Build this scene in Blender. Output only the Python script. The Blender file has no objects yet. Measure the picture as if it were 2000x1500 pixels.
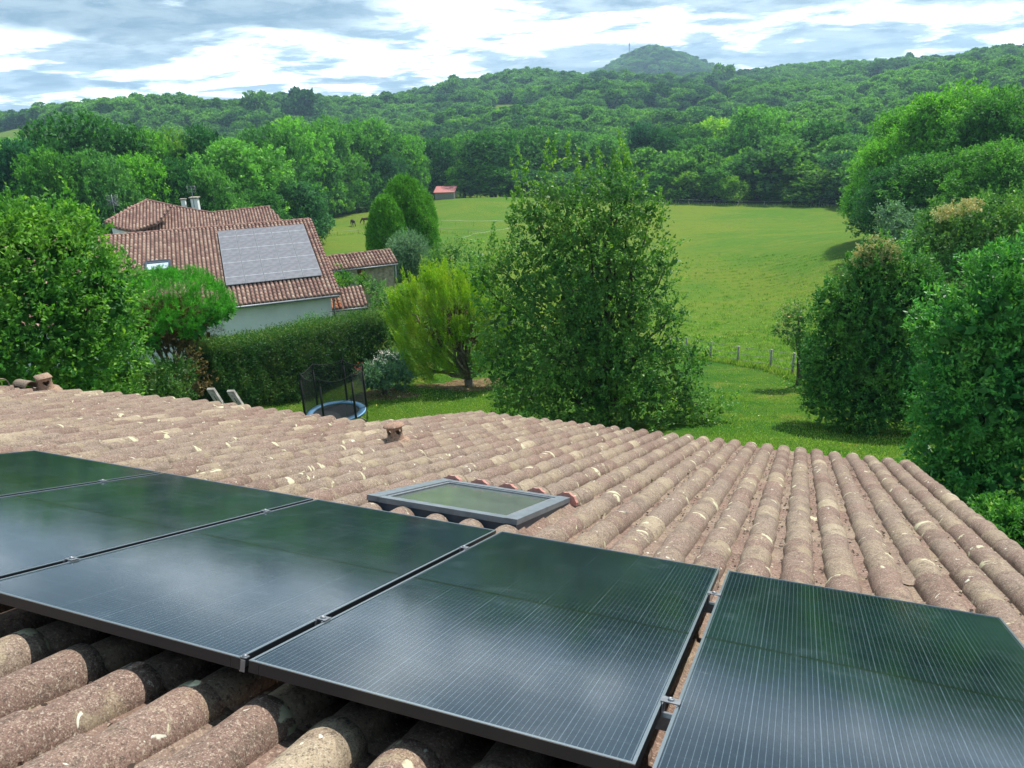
import bpy, bmesh, math, random
import numpy as np
from mathutils import Matrix, Vector

# ---------------------------------------------------------------- camera, world, sun, exposure
SC = bpy.context.scene
COL = SC.collection
# camera axes in the world: x right, y forward, z up; camera stands at the origin, about a metre above the tiles
MW = np.array([[0.9992989745, -0.0374374075, 0.0],
               [-0.0128398820, -0.3427288845, 0.9393466076],
               [-0.0351667017, -0.9386881017, -0.3429693148]])
FPX = 1500.0
cam_data = bpy.data.cameras.new('camera')
cam_data.sensor_width = 36.0
cam_data.lens = FPX / 2000.0 * 36.0
cam_data.clip_start = 0.05
cam_data.clip_end = 9000
cam = bpy.data.objects.new('camera', cam_data)
COL.objects.link(cam)
cam.matrix_world = Matrix([[MW[0, 0], -MW[0, 1], -MW[0, 2], 0],
                           [MW[1, 0], -MW[1, 1], -MW[1, 2], 0],
                           [MW[2, 0], -MW[2, 1], -MW[2, 2], 0],
                           [0, 0, 0, 1]])
SC.camera = cam

SUN_AZ, SUN_EL = math.radians(42), math.radians(57)      # azimuth from +y towards +x
world = bpy.data.worlds.new('World')
SC.world = world
world.use_nodes = True


class NT:
    """small helper to write node trees"""
    def __init__(s, tree):
        s.t = tree
        s.t.nodes.clear()

    def n(s, typ, **kw):
        nd = s.t.nodes.new(typ)
        for k, v in kw.items():
            if k.startswith('i_'):
                nd.inputs[k[2:].replace('_', ' ')].default_value = v
            else:
                setattr(nd, k, v)
        return nd

    def l(s, a, b):
        s.t.links.new(a, b)

    def m(s, op, a, b=None, c=None, clamp=False):
        nd = s.t.nodes.new('ShaderNodeMath')
        nd.operation = op
        nd.use_clamp = clamp
        for i, x in enumerate((a, b, c)):
            if x is None:
                continue
            if isinstance(x, (int, float)):
                nd.inputs[i].default_value = x
            else:
                s.l(x, nd.inputs[i])
        return nd.outputs[0]

    def mix(s, f, a, b, typ='MIX'):
        nd = s.t.nodes.new('ShaderNodeMix')
        nd.data_type = 'RGBA'
        nd.blend_type = typ
        for sock, x in ((nd.inputs[0], f), (nd.inputs[6], a), (nd.inputs[7], b)):
            if isinstance(x, (int, float)):
                sock.default_value = x
            elif isinstance(x, (tuple, list)):
                sock.default_value = (*x[:3], 1)
            else:
                s.l(x, sock)
        return nd.outputs[2]

    def ss(s, x, lo, hi):
        nd = s.t.nodes.new('ShaderNodeMapRange')
        nd.interpolation_type = 'SMOOTHSTEP'
        nd.inputs['From Min'].default_value = lo
        nd.inputs['From Max'].default_value = hi
        if isinstance(x, (int, float)):
            nd.inputs[0].default_value = x
        else:
            s.l(x, nd.inputs[0])
        return nd.outputs[0]

    def noise(s, vec, scale, detail=3, rough=0.5, dist=0.0):
        nd = s.t.nodes.new('ShaderNodeTexNoise')
        nd.inputs['Scale'].default_value = scale
        nd.inputs['Detail'].default_value = detail
        nd.inputs['Roughness'].default_value = rough
        nd.inputs['Distortion'].default_value = dist
        if vec is not None:
            s.l(vec, nd.inputs['Vector'])
        return nd.outputs[0]

    def mapv(s, vec, scale=(1, 1, 1), loc=(0, 0, 0), rot=(0, 0, 0)):
        nd = s.t.nodes.new('ShaderNodeMapping')
        nd.inputs['Scale'].default_value = scale
        nd.inputs['Location'].default_value = loc
        nd.inputs['Rotation'].default_value = rot
        s.l(vec, nd.inputs['Vector'])
        return nd.outputs[0]


def build_sky():
    t = NT(world.node_tree)
    out = t.n('ShaderNodeOutputWorld')
    bg = t.n('ShaderNodeBackground')
    sky = t.n('ShaderNodeTexSky', sky_type='NISHITA', sun_disc=False)
    sky.sun_elevation = SUN_EL
    sky.sun_rotation = SUN_AZ
    sky.altitude = 150
    tc = t.n('ShaderNodeTexCoord')
    sep = t.n('ShaderNodeSeparateXYZ')
    t.l(tc.outputs['Generated'], sep.inputs[0])
    x, y, z = sep.outputs
    zz = t.m('ADD', t.m('MAXIMUM', z, 0.0), 0.12)
    com = t.n('ShaderNodeCombineXYZ')
    t.l(t.m('DIVIDE', x, zz), com.inputs[0])
    t.l(t.m('DIVIDE', y, zz), com.inputs[1])
    p = com.outputs[0]
    # grey cloud banks: broad shapes broken up by finer ones, streaked along the horizon
    pw = t.mapv(p, scale=(1, 1, 1), loc=(3.1, 7.4, 0))
    big = t.noise(pw, 0.30, 2, 0.5, 0.3)
    mid = t.noise(pw, 0.95, 5, 0.55, 0.35)
    fine = t.noise(pw, 3.2, 7, 0.62, 0.4)
    az = t.m('ARCTAN2', x, y)
    # coverage grows overhead, clear-white gap straight ahead as in the photograph
    left = t.ss(az, -0.02, -0.22)
    right = t.ss(az, 0.20, 0.34)
    ahead = t.m('MAXIMUM', left, right)
    el_l = t.ss(t.m('ADD', z, t.m('MULTIPLY', t.m('SUBTRACT', mid, 0.5), 0.11)), 0.070, 0.094)
    lowbank = t.m('MULTIPLY', el_l, ahead)
    s = t.m('ADD', t.m('MULTIPLY', big, 0.55), t.m('MULTIPLY', mid, 0.5))
    s = t.m('ADD', s, t.m('MULTIPLY', fine, 0.22))
    puffs = t.ss(s, 0.595, 0.66)
    over = t.m('MULTIPLY', t.ss(z, 0.13, 0.32), t.ss(s, 0.56, 0.68))
    grey = t.m('MAXIMUM', t.m('MAXIMUM', t.m('MULTIPLY', lowbank, t.ss(s, 0.44, 0.56)), t.m('MULTIPLY', puffs, 0.85)), over)
    # blue only in gaps well above the horizon
    gap = t.m('MULTIPLY', t.ss(s, 0.50, 0.42), t.ss(z, 0.05, 0.30))
    gap = t.m('MULTIPLY', gap, 0.7)
    soft = t.noise(pw, 1.9, 7, 0.62, 0.3)
    white = t.mix(t.ss(soft, 0.46, 0.62), (1.90, 2.12, 2.24), (0.46, 0.64, 0.78))
    greyc = t.mix(t.ss(fine, 0.35, 0.65), (0.23, 0.36, 0.48), (0.42, 0.56, 0.66))
    cloud = t.mix(grey, white, greyc)
    skyc = t.n('ShaderNodeVectorMath', operation='SCALE')
    t.l(sky.outputs[0], skyc.inputs[0])
    skyc.inputs['Scale'].default_value = 0.11
    c = t.mix(gap, cloud, skyc.outputs[0])
    t.l(c, bg.inputs[0])
    bg.inputs[1].default_value = 1.0
    t.l(bg.outputs[0], out.inputs[0])


build_sky()
sun_d = bpy.data.lights.new('sun', 'SUN')
sun_d.energy = 4.8
sun_d.angle = math.radians(0.53)
sun_d.color = (1.0, 0.955, 0.88)
sun = bpy.data.objects.new('sun', sun_d)
COL.objects.link(sun)
sd = Vector((math.sin(SUN_AZ) * math.cos(SUN_EL), math.cos(SUN_AZ) * math.cos(SUN_EL), math.sin(SUN_EL)))
sun.rotation_euler = sd.to_track_quat('Z', 'Y').to_euler()
SC.view_settings.view_transform = 'Standard'
SC.view_settings.look = 'None'
SC.view_settings.gamma = 1.0
SC.view_settings.exposure = 0.40
SC.view_settings.use_curve_mapping = False
SC.render.engine = 'CYCLES'
SC.cycles.max_bounces = 8
SC.cycles.transparent_max_bounces = 12
SC.cycles.volume_bounces = 0

# ---------------------------------------------------------------- placing helpers


def ray(px, py):
    return MW @ np.array([(px - 1000) / FPX, (py - 750) / FPX, 1.0])


def at(px, py, D):
    r = ray(px, py)
    return Vector(r * (D / math.hypot(r[0], r[1])))


def atz(px, py, z):
    r = ray(px, py)
    return Vector(r * (z / r[2]))


# terrain from measured spots: (px, py, distance) seen, (azimuth deg, distance, z) hidden
SEEN = [(1385, 703, 43), (1440, 712, 41.5), (1505, 725, 38), (1600, 872, 21), (1680, 838, 26), (665, 835, 29.5),
        (905, 755, 34), (750, 768, 32.5), (700, 725, 37.5), (470, 780, 30.5), (850, 790, 30.5), (1500, 680, 48),
        (1650, 405, 190), (1350, 399, 200), (1000, 385, 205), (870, 388, 215), (690, 443, 170), (620, 428, 185),
        (640, 460, 145), (1500, 550, 88), (790, 560, 56), (1690, 470, 100), (1180, 790, 27), (1300, 460, 135)]
HID = [(-33, 10, -7.6), (-15, 10, -7.4), (5, 10, -7.2), (25, 10, -7.2), (45, 12, -7.4), (-45, 12, -7.4),
       (-32, 22, -8.6), (-45, 22, -8.4), (38, 22, -9.2), (50, 22, -9.0), (34, 60, -12.6), (46, 60, -12.0), (-30, 38, -11.0),
       (-45, 40, -10.5), (-18, 40, -12.3), (-26, 60, -13.0), (-38, 70, -12.5), (-20, 90, -16), (-30, 110, -16),
       (-42, 110, -16), (-15, 130, -20), (-24, 160, -21), (33, 100, -15), (45, 110, -15), (34, 160, -22), (44, 170, -20)]
for a_, zs in {-40: (-25, -27, -23, -10, 1, 8, 13, 8, 0), -33: (-26, -28, -24, -12, 0, 7, 14, 9, 0), -20: (-27, -28, -22, -9, 4, 10, 10, 4, 0),
               -10: (-27, -28, -24, -15, -4, 6, 19, 14, 5), 0: (-27, -28, -23, -13, -1, 9, 26, 20, 8),
               7: (-27, -28, -23, -13, -2, 8, 26, 22, 10), 15: (-26, -27, -22, -14, -6, 2, 20, 28, 16),
               22: (-25, -26, -20, -10, -1, 8, 22, 30, 20), 31: (-24, -25, -16, -4, 4, 12, 27, 32, 22), 40: (-23, -22, -12, 0, 10, 18, 30, 34, 24)}.items():
    for D_, z_, q_ in zip((240, 300, 400, 500, 600, 700, 900, 1100, 1500), zs, (0, 0, .15, .35, .6, .8, 1, 1.1, 1.1)):
        HID.append((a_, D_, z_ - q_ * np.interp(a_, (-40, -15, 0, 12, 24, 40), (20, 24, 15, 14, 13, 14))))
    HID.append((a_, 2200, -5))
    HID.append((a_, 3500, -20))


def tps_setup():
    P, Z = [], []
    for px, py, D in SEEN:
        w = at(px, py, D)
        P.append((math.degrees(math.atan2(w.x, w.y)) / 11.0, 3.2 * math.log(D)))
        Z.append(w.z)
    for a, D, z in HID:
        P.append((a / 11.0, 3.2 * math.log(D)))
        Z.append(z)
    P = np.array(P); Z = np.array(Z)
    d = np.linalg.norm(P[:, None] - P[None], axis=2)
    K = np.where(d > 0, d * d * np.log(d + 1e-12), 0) + np.eye(len(P)) * 0.02
    Q = np.hstack([np.ones((len(P), 1)), P])
    A = np.block([[K, Q], [Q.T, np.zeros((3, 3))]])
    w = np.linalg.solve(A, np.concatenate([Z, np.zeros(3)]))
    return P, w


TP, TW = tps_setup()


def gz(x, y):
    x = np.atleast_1d(np.asarray(x, float)); y = np.atleast_1d(np.asarray(y, float))
    D = np.clip(np.hypot(x, y), 10, 3400)
    a = np.clip(np.degrees(np.arctan2(x, y)), -44, 48)
    q = np.stack([a / 11.0, 3.2 * np.log(D)], 1)
    out = np.zeros(len(q))
    for s in range(0, len(q), 20000):
        qq = q[s:s + 20000]
        d = np.linalg.norm(qq[:, None] - TP[None], axis=2)
        K = np.where(d > 0, d * d * np.log(d + 1e-12), 0)
        out[s:s + 20000] = K @ TW[:len(TP)] + TW[-3] + qq @ TW[-2:]
    # the wooded peak, and small folds in the far hills
    px, py = 1790 * math.sin(math.radians(10.2)), 1790 * math.cos(math.radians(10.2))
    ex, ey = x - px, y - py
    ca, sa = math.cos(math.radians(10.2)), math.sin(math.radians(10.2))
    ac, al = ex * ca - ey * sa, ex * sa + ey * ca
    out += 76 * np.exp(-(np.abs(ac) / 125) ** 1.45) * np.exp(-(al / 220) ** 2) + 24 * np.exp(-(ac / 380) ** 2 - (al / 300) ** 2)
    k = np.clip((D - 320) / 250, 0, 1)
    f_ = 1 - 0.45 * np.clip((D - 750) / 250, 0, 1)
    out += k * f_ * (4.5 * np.sin(x / 52 + 1.3 * np.sin(y / 61)) + 7.0 * np.sin(y / 34 + x / 75 + 1) + 2.5 * np.sin(x / 21 + 2 * np.sin(y / 25)))
    return out


FAR_HOUSES = []


def g1(x, y):
    return float(gz(x, y)[0])


def hit(px, py):
    """where the line of sight meets the ground"""
    r = ray(px, py); r = r / math.hypot(r[0], r[1])
    Ds = np.concatenate([np.arange(14, 80, 0.5), np.arange(80, 400, 2.0), np.arange(400, 2500, 10.0)])
    z = gz(r[0] * Ds, r[1] * Ds)
    b = np.where(r[2] * Ds < z)[0]
    D = Ds[b[0]] if len(b) else 2500
    return Vector((r[0] * D, r[1] * D, float(gz(r[0] * D, r[1] * D)[0])))


# ---------------------------------------------------------------- object helpers
def tag(o, label=None, cat=None, group=None, kind=None):
    if label: o['label'] = label
    if cat: o['category'] = cat
    if group: o['group'] = group
    if kind: o['kind'] = kind
    return o


def empty(name, loc, rz=0.0):
    o = bpy.data.objects.new(name, None)
    o.location = loc
    o.rotation_euler = (0, 0, rz)
    o.empty_display_size = 0.2
    COL.objects.link(o)
    return o


def link(name, mesh, parent=None, mat=None):
    if mat is not None and not mesh.materials:
        mesh.materials.append(mat)
    o = bpy.data.objects.new(name, mesh)
    COL.objects.link(o)
    if parent is not None:
        o.parent = parent
    return o


class MB:
    """collects simple solids, then becomes one mesh"""
    def __init__(s):
        s.v = []; s.f = []; s.sm = []

    def add(s, v, f, smooth=False):
        k = len(s.v)
        s.v += [tuple(a) for a in v]
        s.f += [tuple(i + k for i in q) for q in f]
        s.sm += [smooth] * len(f)

    def box(s, c, d, R=None):
        c = Vector(c)
        vs = []
        for i in (-1, 1):
            for j in (-1, 1):
                for k in (-1, 1):
                    p = Vector((i * d[0] / 2, j * d[1] / 2, k * d[2] / 2))
                    if R is not None: p = R @ p
                    vs.append(c + p)
        s.add(vs, [(0, 1, 3, 2), (4, 6, 7, 5), (0, 4, 5, 1), (2, 3, 7, 6), (0, 2, 6, 4), (1, 5, 7, 3)])

    def bar(s, a, b, w, h=None):
        a = Vector(a); b = Vector(b); d = b - a
        R = d.to_track_quat('X', 'Z').to_matrix()
        s.box((a + b) / 2, (d.length, w, h or w), R)

    def tube(s, pts, rad, n=8, cap=True):
        pts = [Vector(p) for p in pts]
        if isinstance(rad, (int, float)): rad = [rad] * len(pts)
        vs, fs = [], []
        up = Vector((0, 0, 1))
        for i, p in enumerate(pts):
            d = (pts[min(i + 1, len(pts) - 1)] - pts[max(i - 1, 0)])
            if d.length < 1e-9: d = Vector((0, 0, 1))
            d.normalize()
            a = d.cross(up if abs(d.z) < 0.95 else Vector((1, 0, 0))).normalized()
            b = d.cross(a)
            for k in range(n):
                t = 2 * math.pi * k / n
                vs.append(p + (a * math.cos(t) + b * math.sin(t)) * rad[i])
        for i in range(len(pts) - 1):
            for k in range(n):
                k2 = (k + 1) % n
                fs.append((i * n + k, i * n + k2, (i + 1) * n + k2, (i + 1) * n + k))
        s.add(vs, fs, True)
        if cap:
            k0 = len(s.v) - len(vs)
            s.f.append(tuple(k0 + k for k in range(n))[::-1]); s.sm.append(False)
            s.f.append(tuple(k0 + (len(pts) - 1) * n + k for k in range(n))); s.sm.append(False)

    def lathe(s, prof, c=(0, 0, 0), n=24, R=None):
        c = Vector(c); vs, fs = [], []
        for r, z in prof:
            for k in range(n):
                t = 2 * math.pi * k / n
                p = Vector((r * math.cos(t), r * math.sin(t), z))
                vs.append(c + (R @ p if R is not None else p))
        for i in range(len(prof) - 1):
            for k in range(n):
                k2 = (k + 1) % n
                fs.append((i * n + k, i * n + k2, (i + 1) * n + k2, (i + 1) * n + k))
        s.add(vs, fs, True)

    def quad(s, *p):
        s.add(p, [tuple(range(len(p)))])

    def mesh(s, name, mat=None):
        me = bpy.data.meshes.new(name)
        me.from_pydata(s.v, [], s.f)
        me.polygons.foreach_set('use_smooth', s.sm)
        if mat: me.materials.append(mat)
        me.update()
        return me

    def build(s, name, mat, parent=None):
        return link(name, s.mesh(name, mat), parent)


def np_mesh(name, V, F, mat=None, rnd=None, smooth=False):
    """fast mesh from arrays; F is (n,k) with k constant"""
    me = bpy.data.meshes.new(name)
    nv, nf, k = len(V), len(F), F.shape[1]
    me.vertices.add(nv)
    me.vertices.foreach_set('co', np.ascontiguousarray(V, dtype=np.float32).ravel())
    me.loops.add(nf * k)
    me.loops.foreach_set('vertex_index', np.ascontiguousarray(F, dtype=np.int32).ravel())
    me.polygons.add(nf)
    me.polygons.foreach_set('loop_start', np.arange(0, nf * k, k, dtype=np.int32))
    me.polygons.foreach_set('loop_total', np.full(nf, k, dtype=np.int32))
    if smooth:
        me.polygons.foreach_set('use_smooth', np.ones(nf, dtype=bool))
    if rnd is not None:
        a = me.attributes.new('rnd', 'FLOAT', 'FACE')
        a.data.foreach_set('value', np.ascontiguousarray(rnd, dtype=np.float32))
    me.update(calc_edges=True)
    if mat: me.materials.append(mat)
    return me


# ---------------------------------------------------------------- materials
def pbsdf(name, col, rough=0.6, metal=0.0, spec=0.5, alpha=None, nscale=None, namp=0.15, bump=0.0):
    m = bpy.data.materials.new(name); m.use_nodes = True
    t = NT(m.node_tree)
    out = t.n('ShaderNodeOutputMaterial'); b = t.n('ShaderNodeBsdfPrincipled')
    b.inputs['Roughness'].default_value = rough
    b.inputs['Metallic'].default_value = metal
    b.inputs['Specular IOR Level'].default_value = spec
    b.inputs['Base Color'].default_value = (*col, 1)
    if nscale:
        tc = t.n('ShaderNodeTexCoord')
        nz = t.noise(tc.outputs['Object'], nscale, 5, 0.6)
        c = t.mix(t.ss(nz, 0.3, 0.7), tuple(x * (1 - namp) for x in col), tuple(min(1, x * (1 + namp)) for x in col))
        t.l(c, b.inputs['Base Color'])
        if bump:
            bp = t.n('ShaderNodeBump', i_Strength=bump, i_Distance=0.02)
            t.l(t.noise(tc.outputs['Object'], nscale * 4, 4, 0.6), bp.inputs['Height'])
            t.l(bp.outputs[0], b.inputs['Normal'])
    if alpha is not None:
        b.inputs['Alpha'].default_value = alpha
    t.l(b.outputs[0], out.inputs[0])
    return m


def leaf_mat(name, dark, mid, tip, trans=0.35, rough=0.5, spec=0.25, patch=0.5, inst=False, pscale=0.9, gain=1.95, region=False):
    dark, mid, tip = (tuple(min(0.6, q * gain) for q in k) for k in (tuple(x * 0.75 for x in dark), mid, tip))
    m = bpy.data.materials.new(name); m.use_nodes = True
    t = NT(m.node_tree)
    out = t.n('ShaderNodeOutputMaterial')
    at_ = t.n('ShaderNodeAttribute', attribute_name='rnd')
    r = at_.outputs['Fac']
    tc = t.n('ShaderNodeTexCoord')
    nz = t.noise(tc.outputs['Object'], pscale, 3, 0.6)
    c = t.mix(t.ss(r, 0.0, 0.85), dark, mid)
    c = t.mix(t.ss(r, 0.74, 1.0), c, tip)  # enlarged share of yellowish leaves stands in for sunlit bits of the crown
    c = t.mix(t.m('MULTIPLY', t.ss(nz, 0.42, 0.68), patch), c, tip)
    if inst:
        oi = t.n('ShaderNodeObjectInfo')
        rr = oi.outputs['Random']
        c2 = t.mix(t.ss(rr, 0.0, 1.0), (0.38, 0.52, 0.68), (1.75, 1.45, 0.75))
        if region:
            gp_ = t.n('ShaderNodeNewGeometry').outputs['Position']
            c2 = t.mix(t.ss(t.noise(gp_, 0.006, 3, 0.6), 0.45, 0.62), c2, (1.9, 1.55, 0.9))
        c = t.mix(1.0, c, c2, 'MULTIPLY')
    d = t.n('ShaderNodeBsdfPrincipled')
    d.inputs['Roughness'].default_value = rough
    d.inputs['Specular IOR Level'].default_value = spec * 0.45
    t.l(c, d.inputs['Base Color'])
    tr = t.n('ShaderNodeBsdfTranslucent')
    c3 = t.mix(1.0, c, (1.25, 1.35, 0.55), 'MULTIPLY')
    t.l(c3, tr.inputs[0])
    mx = t.n('ShaderNodeMixShader')
    mx.inputs[0].default_value = trans
    t.l(d.outputs[0], mx.inputs[1]); t.l(tr.outputs[0], mx.inputs[2])
    t.l(mx.outputs[0], out.inputs[0])
    return m


def tile_mat(name, use_attr, cols, lichen=0.5, scale=1.0, grime=0.5, dark=1.0, near=False):
    """weathered clay: tone per tile, speckle, pale lichen blotches, dark algae"""
    m = bpy.data.materials.new(name); m.use_nodes = True
    t = NT(m.node_tree)
    out = t.n('ShaderNodeOutputMaterial'); b = t.n('ShaderNodeBsdfPrincipled')
    if use_attr:
        r = t.n('ShaderNodeAttribute', attribute_name='rnd').outputs['Fac']
    else:
        r = t.n('ShaderNodeObjectInfo').outputs['Random']
    geo = t.n('ShaderNodeNewGeometry')
    P = geo.outputs['Position']
    ramp = t.n('ShaderNodeValToRGB')
    el = ramp.color_ramp.elements
    while len(el) < len(cols): el.new(0.5)
    for i, (pos, c) in enumerate(cols):
        el[i].position = pos; el[i].color = (*c, 1)
    t.l(r, ramp.inputs[0])
    off = t.n('ShaderNodeVectorMath', operation='ADD')
    sc_ = t.n('ShaderNodeCombineXYZ')
    t.l(t.m('MULTIPLY', r, 37.0), sc_.inputs[0]); t.l(t.m('MULTIPLY', r, 13.0), sc_.inputs[2])
    t.l(P, off.inputs[0]); t.l(sc_.outputs[0], off.inputs[1])
    Q = off.outputs[0]
    blot = t.noise(Q, 9 * scale, 4, 0.65, 0.4)
    speck = t.noise(P, 95 * scale, 3, 0.75)
    speck2 = t.noise(P, 38 * scale, 4, 0.8)
    big = t.noise(P, 0.55, 3, 0.6)
    c = t.mix(t.m('MULTIPLY', t.ss(blot, 0.48, 0.66), 0.5 * dark), ramp.outputs[0], (0.17, 0.11, 0.085))
    c = t.mix(t.m('MULTIPLY', t.ss(big, 0.42, 0.62), grime * 0.7), c, (0.235, 0.175, 0.14))
    buff = t.noise(Q, 4.2 * scale, 5, 0.6, 0.5)
    c = t.mix(t.m('MULTIPLY', t.ss(buff, 0.56, 0.68), 0.32), c, (0.37, 0.30, 0.18))
    c = t.mix(t.m('MULTIPLY', t.ss(speck2, 0.53, 0.68), 0.45), c, (0.39, 0.30, 0.235))
    c = t.mix(t.m('MULTIPLY', t.ss(speck2, 0.46, 0.36), 0.70 * dark), c, (0.075, 0.055, 0.045))
    c = t.mix(t.m('MULTIPLY', t.ss(speck, 0.54, 0.66), 0.50), c, (0.55, 0.47, 0.37))
    c = t.mix(t.m('MULTIPLY', t.ss(speck, 0.45, 0.33), 0.6 * dark), c, (0.06, 0.045, 0.035))
    if near:        # close up: algae-dark mottling, buff crusts and a finer sandy grain
        blotch = t.noise(Q, 7.5, 6, 0.72, 0.6)
        c = t.mix(t.m('MULTIPLY', t.ss(blotch, 0.47, 0.34), 0.50), c, (0.085, 0.070, 0.052))
        c = t.mix(t.m('MULTIPLY', t.ss(t.noise(Q, 3.6, 4, 0.6, 0.4), 0.57, 0.68), 0.50), c, (0.36, 0.30, 0.19))
        grain = t.noise(P, 190, 3, 0.8)
        c = t.mix(t.m('MULTIPLY', t.ss(grain, 0.54, 0.64), 0.36), c, (0.50, 0.43, 0.34))
        c = t.mix(t.m('MULTIPLY', t.ss(grain, 0.46, 0.37), 0.42), c, (0.055, 0.042, 0.034))
    if lichen > 0:
        al = t.n('ShaderNodeAttribute', attribute_name='along').outputs['Fac']
        rim = t.ss(al, 0.80, 0.97)
        lp = t.m('ADD', t.noise(Q, 5.5 * scale, 5, 0.55, 0.8), t.m('MULTIPLY', rim, 0.06))
        lm = t.m('MULTIPLY', t.ss(lp, 0.668, 0.70), lichen)
        c = t.mix(lm, c, (0.53, 0.50, 0.34))
        lm2 = t.m('MULTIPLY', t.ss(t.noise(Q, 14 * scale, 3, 0.5, 1.2), 0.70, 0.725), lichen)
        c = t.mix(lm2, c, (0.60, 0.58, 0.47))
    t.l(c, b.inputs['Base Color'])
    b.inputs['Roughness'].default_value = 0.93
    b.inputs['Specular IOR Level'].default_value = 0.2
    bp = t.n('ShaderNodeBump', i_Strength=0.55, i_Distance=0.004 / scale)
    h = t.m('ADD', t.m('MULTIPLY', speck2, 1.0), t.m('MULTIPLY', speck, 0.6))
    t.l(h, bp.inputs['Height'])
    t.l(bp.outputs[0], b.inputs['Normal'])
    t.l(b.outputs[0], out.inputs[0])
    return m


CLAY = [(0.0, (0.165, 0.102, 0.080)), (0.25, (0.230, 0.148, 0.116)), (0.50, (0.225, 0.162, 0.126)),
        (0.90, (0.285, 0.215, 0.150)), (1.0, (0.42, 0.34, 0.235))]
CLAY_N = [(0.0, (0.27, 0.145, 0.12)), (0.35, (0.38, 0.21, 0.17)), (0.65, (0.46, 0.28, 0.22)), (1.0, (0.56, 0.38, 0.29))]
CLAY_O = [(0.0, (0.36, 0.11, 0.05)), (0.5, (0.46, 0.17, 0.08)), (1.0, (0.52, 0.27, 0.17))]
M = {}
M['tile'] = tile_mat('weathered_clay', False, CLAY, 1.0, near=True)
M['tile_s'] = tile_mat('weathered_clay_far', True, CLAY, 1.0)
M['tile_n'] = tile_mat('neighbour_clay', True, CLAY_N, 0.0, 0.35, 0.0, 0.35)
M['tile_o'] = tile_mat('orange_clay', True, CLAY_O, 0.0, 0.35, 0.0)
M['pink_clay'] = pbsdf('pink_ribbed_clay', (0.47, 0.22, 0.18), 0.85, nscale=30)
M['black_frame'] = pbsdf('black_anodised_frame', (0.012, 0.014, 0.017), 0.42, 0.0, 0.5)
M['frame_lip'] = pbsdf('sky_glare_frame_lip', (0.33, 0.36, 0.38), 0.32, 0.85)  # pale grey stands in for sky reflected along the black frame's top edge
M['alu'] = pbsdf('aluminium', (0.27, 0.28, 0.30), 0.5, 0.8, nscale=40)
M['dark'] = pbsdf('black_rubber', (0.012, 0.012, 0.013), 0.8)
M['sky_frame'] = pbsdf('grey_coated_metal', (0.20, 0.225, 0.25), 0.42, 0.35, nscale=12)
M['sky_frame_d'] = pbsdf('dark_grey_flashing', (0.055, 0.07, 0.095), 0.5, 0.3, nscale=10)
M['render'] = pbsdf('pale_render', (0.80, 0.80, 0.79), 0.9, nscale=1.2, namp=0.06, bump=0.2)
M['wood_grey'] = pbsdf('grey_weathered_wood', (0.30, 0.28, 0.25), 0.9, nscale=8, namp=0.35, bump=0.4)
M['wood_br'] = pbsdf('brown_wood', (0.14, 0.08, 0.05), 0.8, nscale=6, namp=0.3)
M['shutter'] = pbsdf('red_shutter', (0.30, 0.05, 0.04), 0.6, nscale=4)
M['gutter'] = pbsdf('zinc_gutter', (0.20, 0.22, 0.24), 0.5, 0.5, nscale=4)
M['stone'] = pbsdf('stone_wall', (0.32, 0.26, 0.20), 0.95, nscale=5, namp=0.35, bump=0.5)
M['bark'] = pbsdf('bark', (0.085, 0.062, 0.045), 0.95, nscale=9, namp=0.4, bump=0.6)
M['bark_l'] = pbsdf('pale_bark', (0.20, 0.16, 0.12), 0.95, nscale=9, namp=0.35, bump=0.5)
M['concrete'] = pbsdf('mortar', (0.40, 0.35, 0.28), 0.95, nscale=14, namp=0.25, bump=0.4)
M['house_wall'] = pbsdf('house_wall_render', (0.62, 0.57, 0.48), 0.9, nscale=2, namp=0.06)
M['wire'] = pbsdf('fence_wire', (0.25, 0.25, 0.24), 0.6, 0.5)
M['white'] = pbsdf('white_tape', (0.8, 0.8, 0.78), 0.7)
M['blue_pad'] = pbsdf('blue_pad', (0.16, 0.36, 0.60), 0.45, nscale=5, namp=0.08)
M['net'] = pbsdf('black_netting', (0.01, 0.014, 0.012), 0.8, alpha=0.50)
M['net_seam'] = pbsdf('net_seam', (0.01, 0.012, 0.012), 0.8)
M['mat'] = pbsdf('jumping_mat', (0.022, 0.026, 0.035), 0.6)
M['horse'] = pbsdf('dark_bay_coat', (0.055, 0.024, 0.014), 0.6, nscale=4, namp=0.3)
M['horse_b'] = pbsdf('brown_coat', (0.11, 0.05, 0.025), 0.6, nscale=4, namp=0.3)
M['mane'] = pbsdf('black_mane', (0.012, 0.01, 0.009), 0.7)
M['red_sheet'] = pbsdf('pinkish_red_sheet', (0.47, 0.16, 0.15), 0.6, nscale=1.5, namp=0.12)
M['petal_w'] = pbsdf('cream_petals', (0.75, 0.70, 0.60), 0.7)
M['petal_r'] = pbsdf('red_petals', (0.55, 0.05, 0.03), 0.7)
M['feather'] = pbsdf('white_down', (0.8, 0.8, 0.78), 0.9)
M['moss'] = pbsdf('moss', (0.09, 0.085, 0.03), 1.0, nscale=30, namp=0.5)
M['debris'] = pbsdf('leaf_litter', (0.045, 0.03, 0.02), 1.0, nscale=30, namp=0.5)

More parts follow.
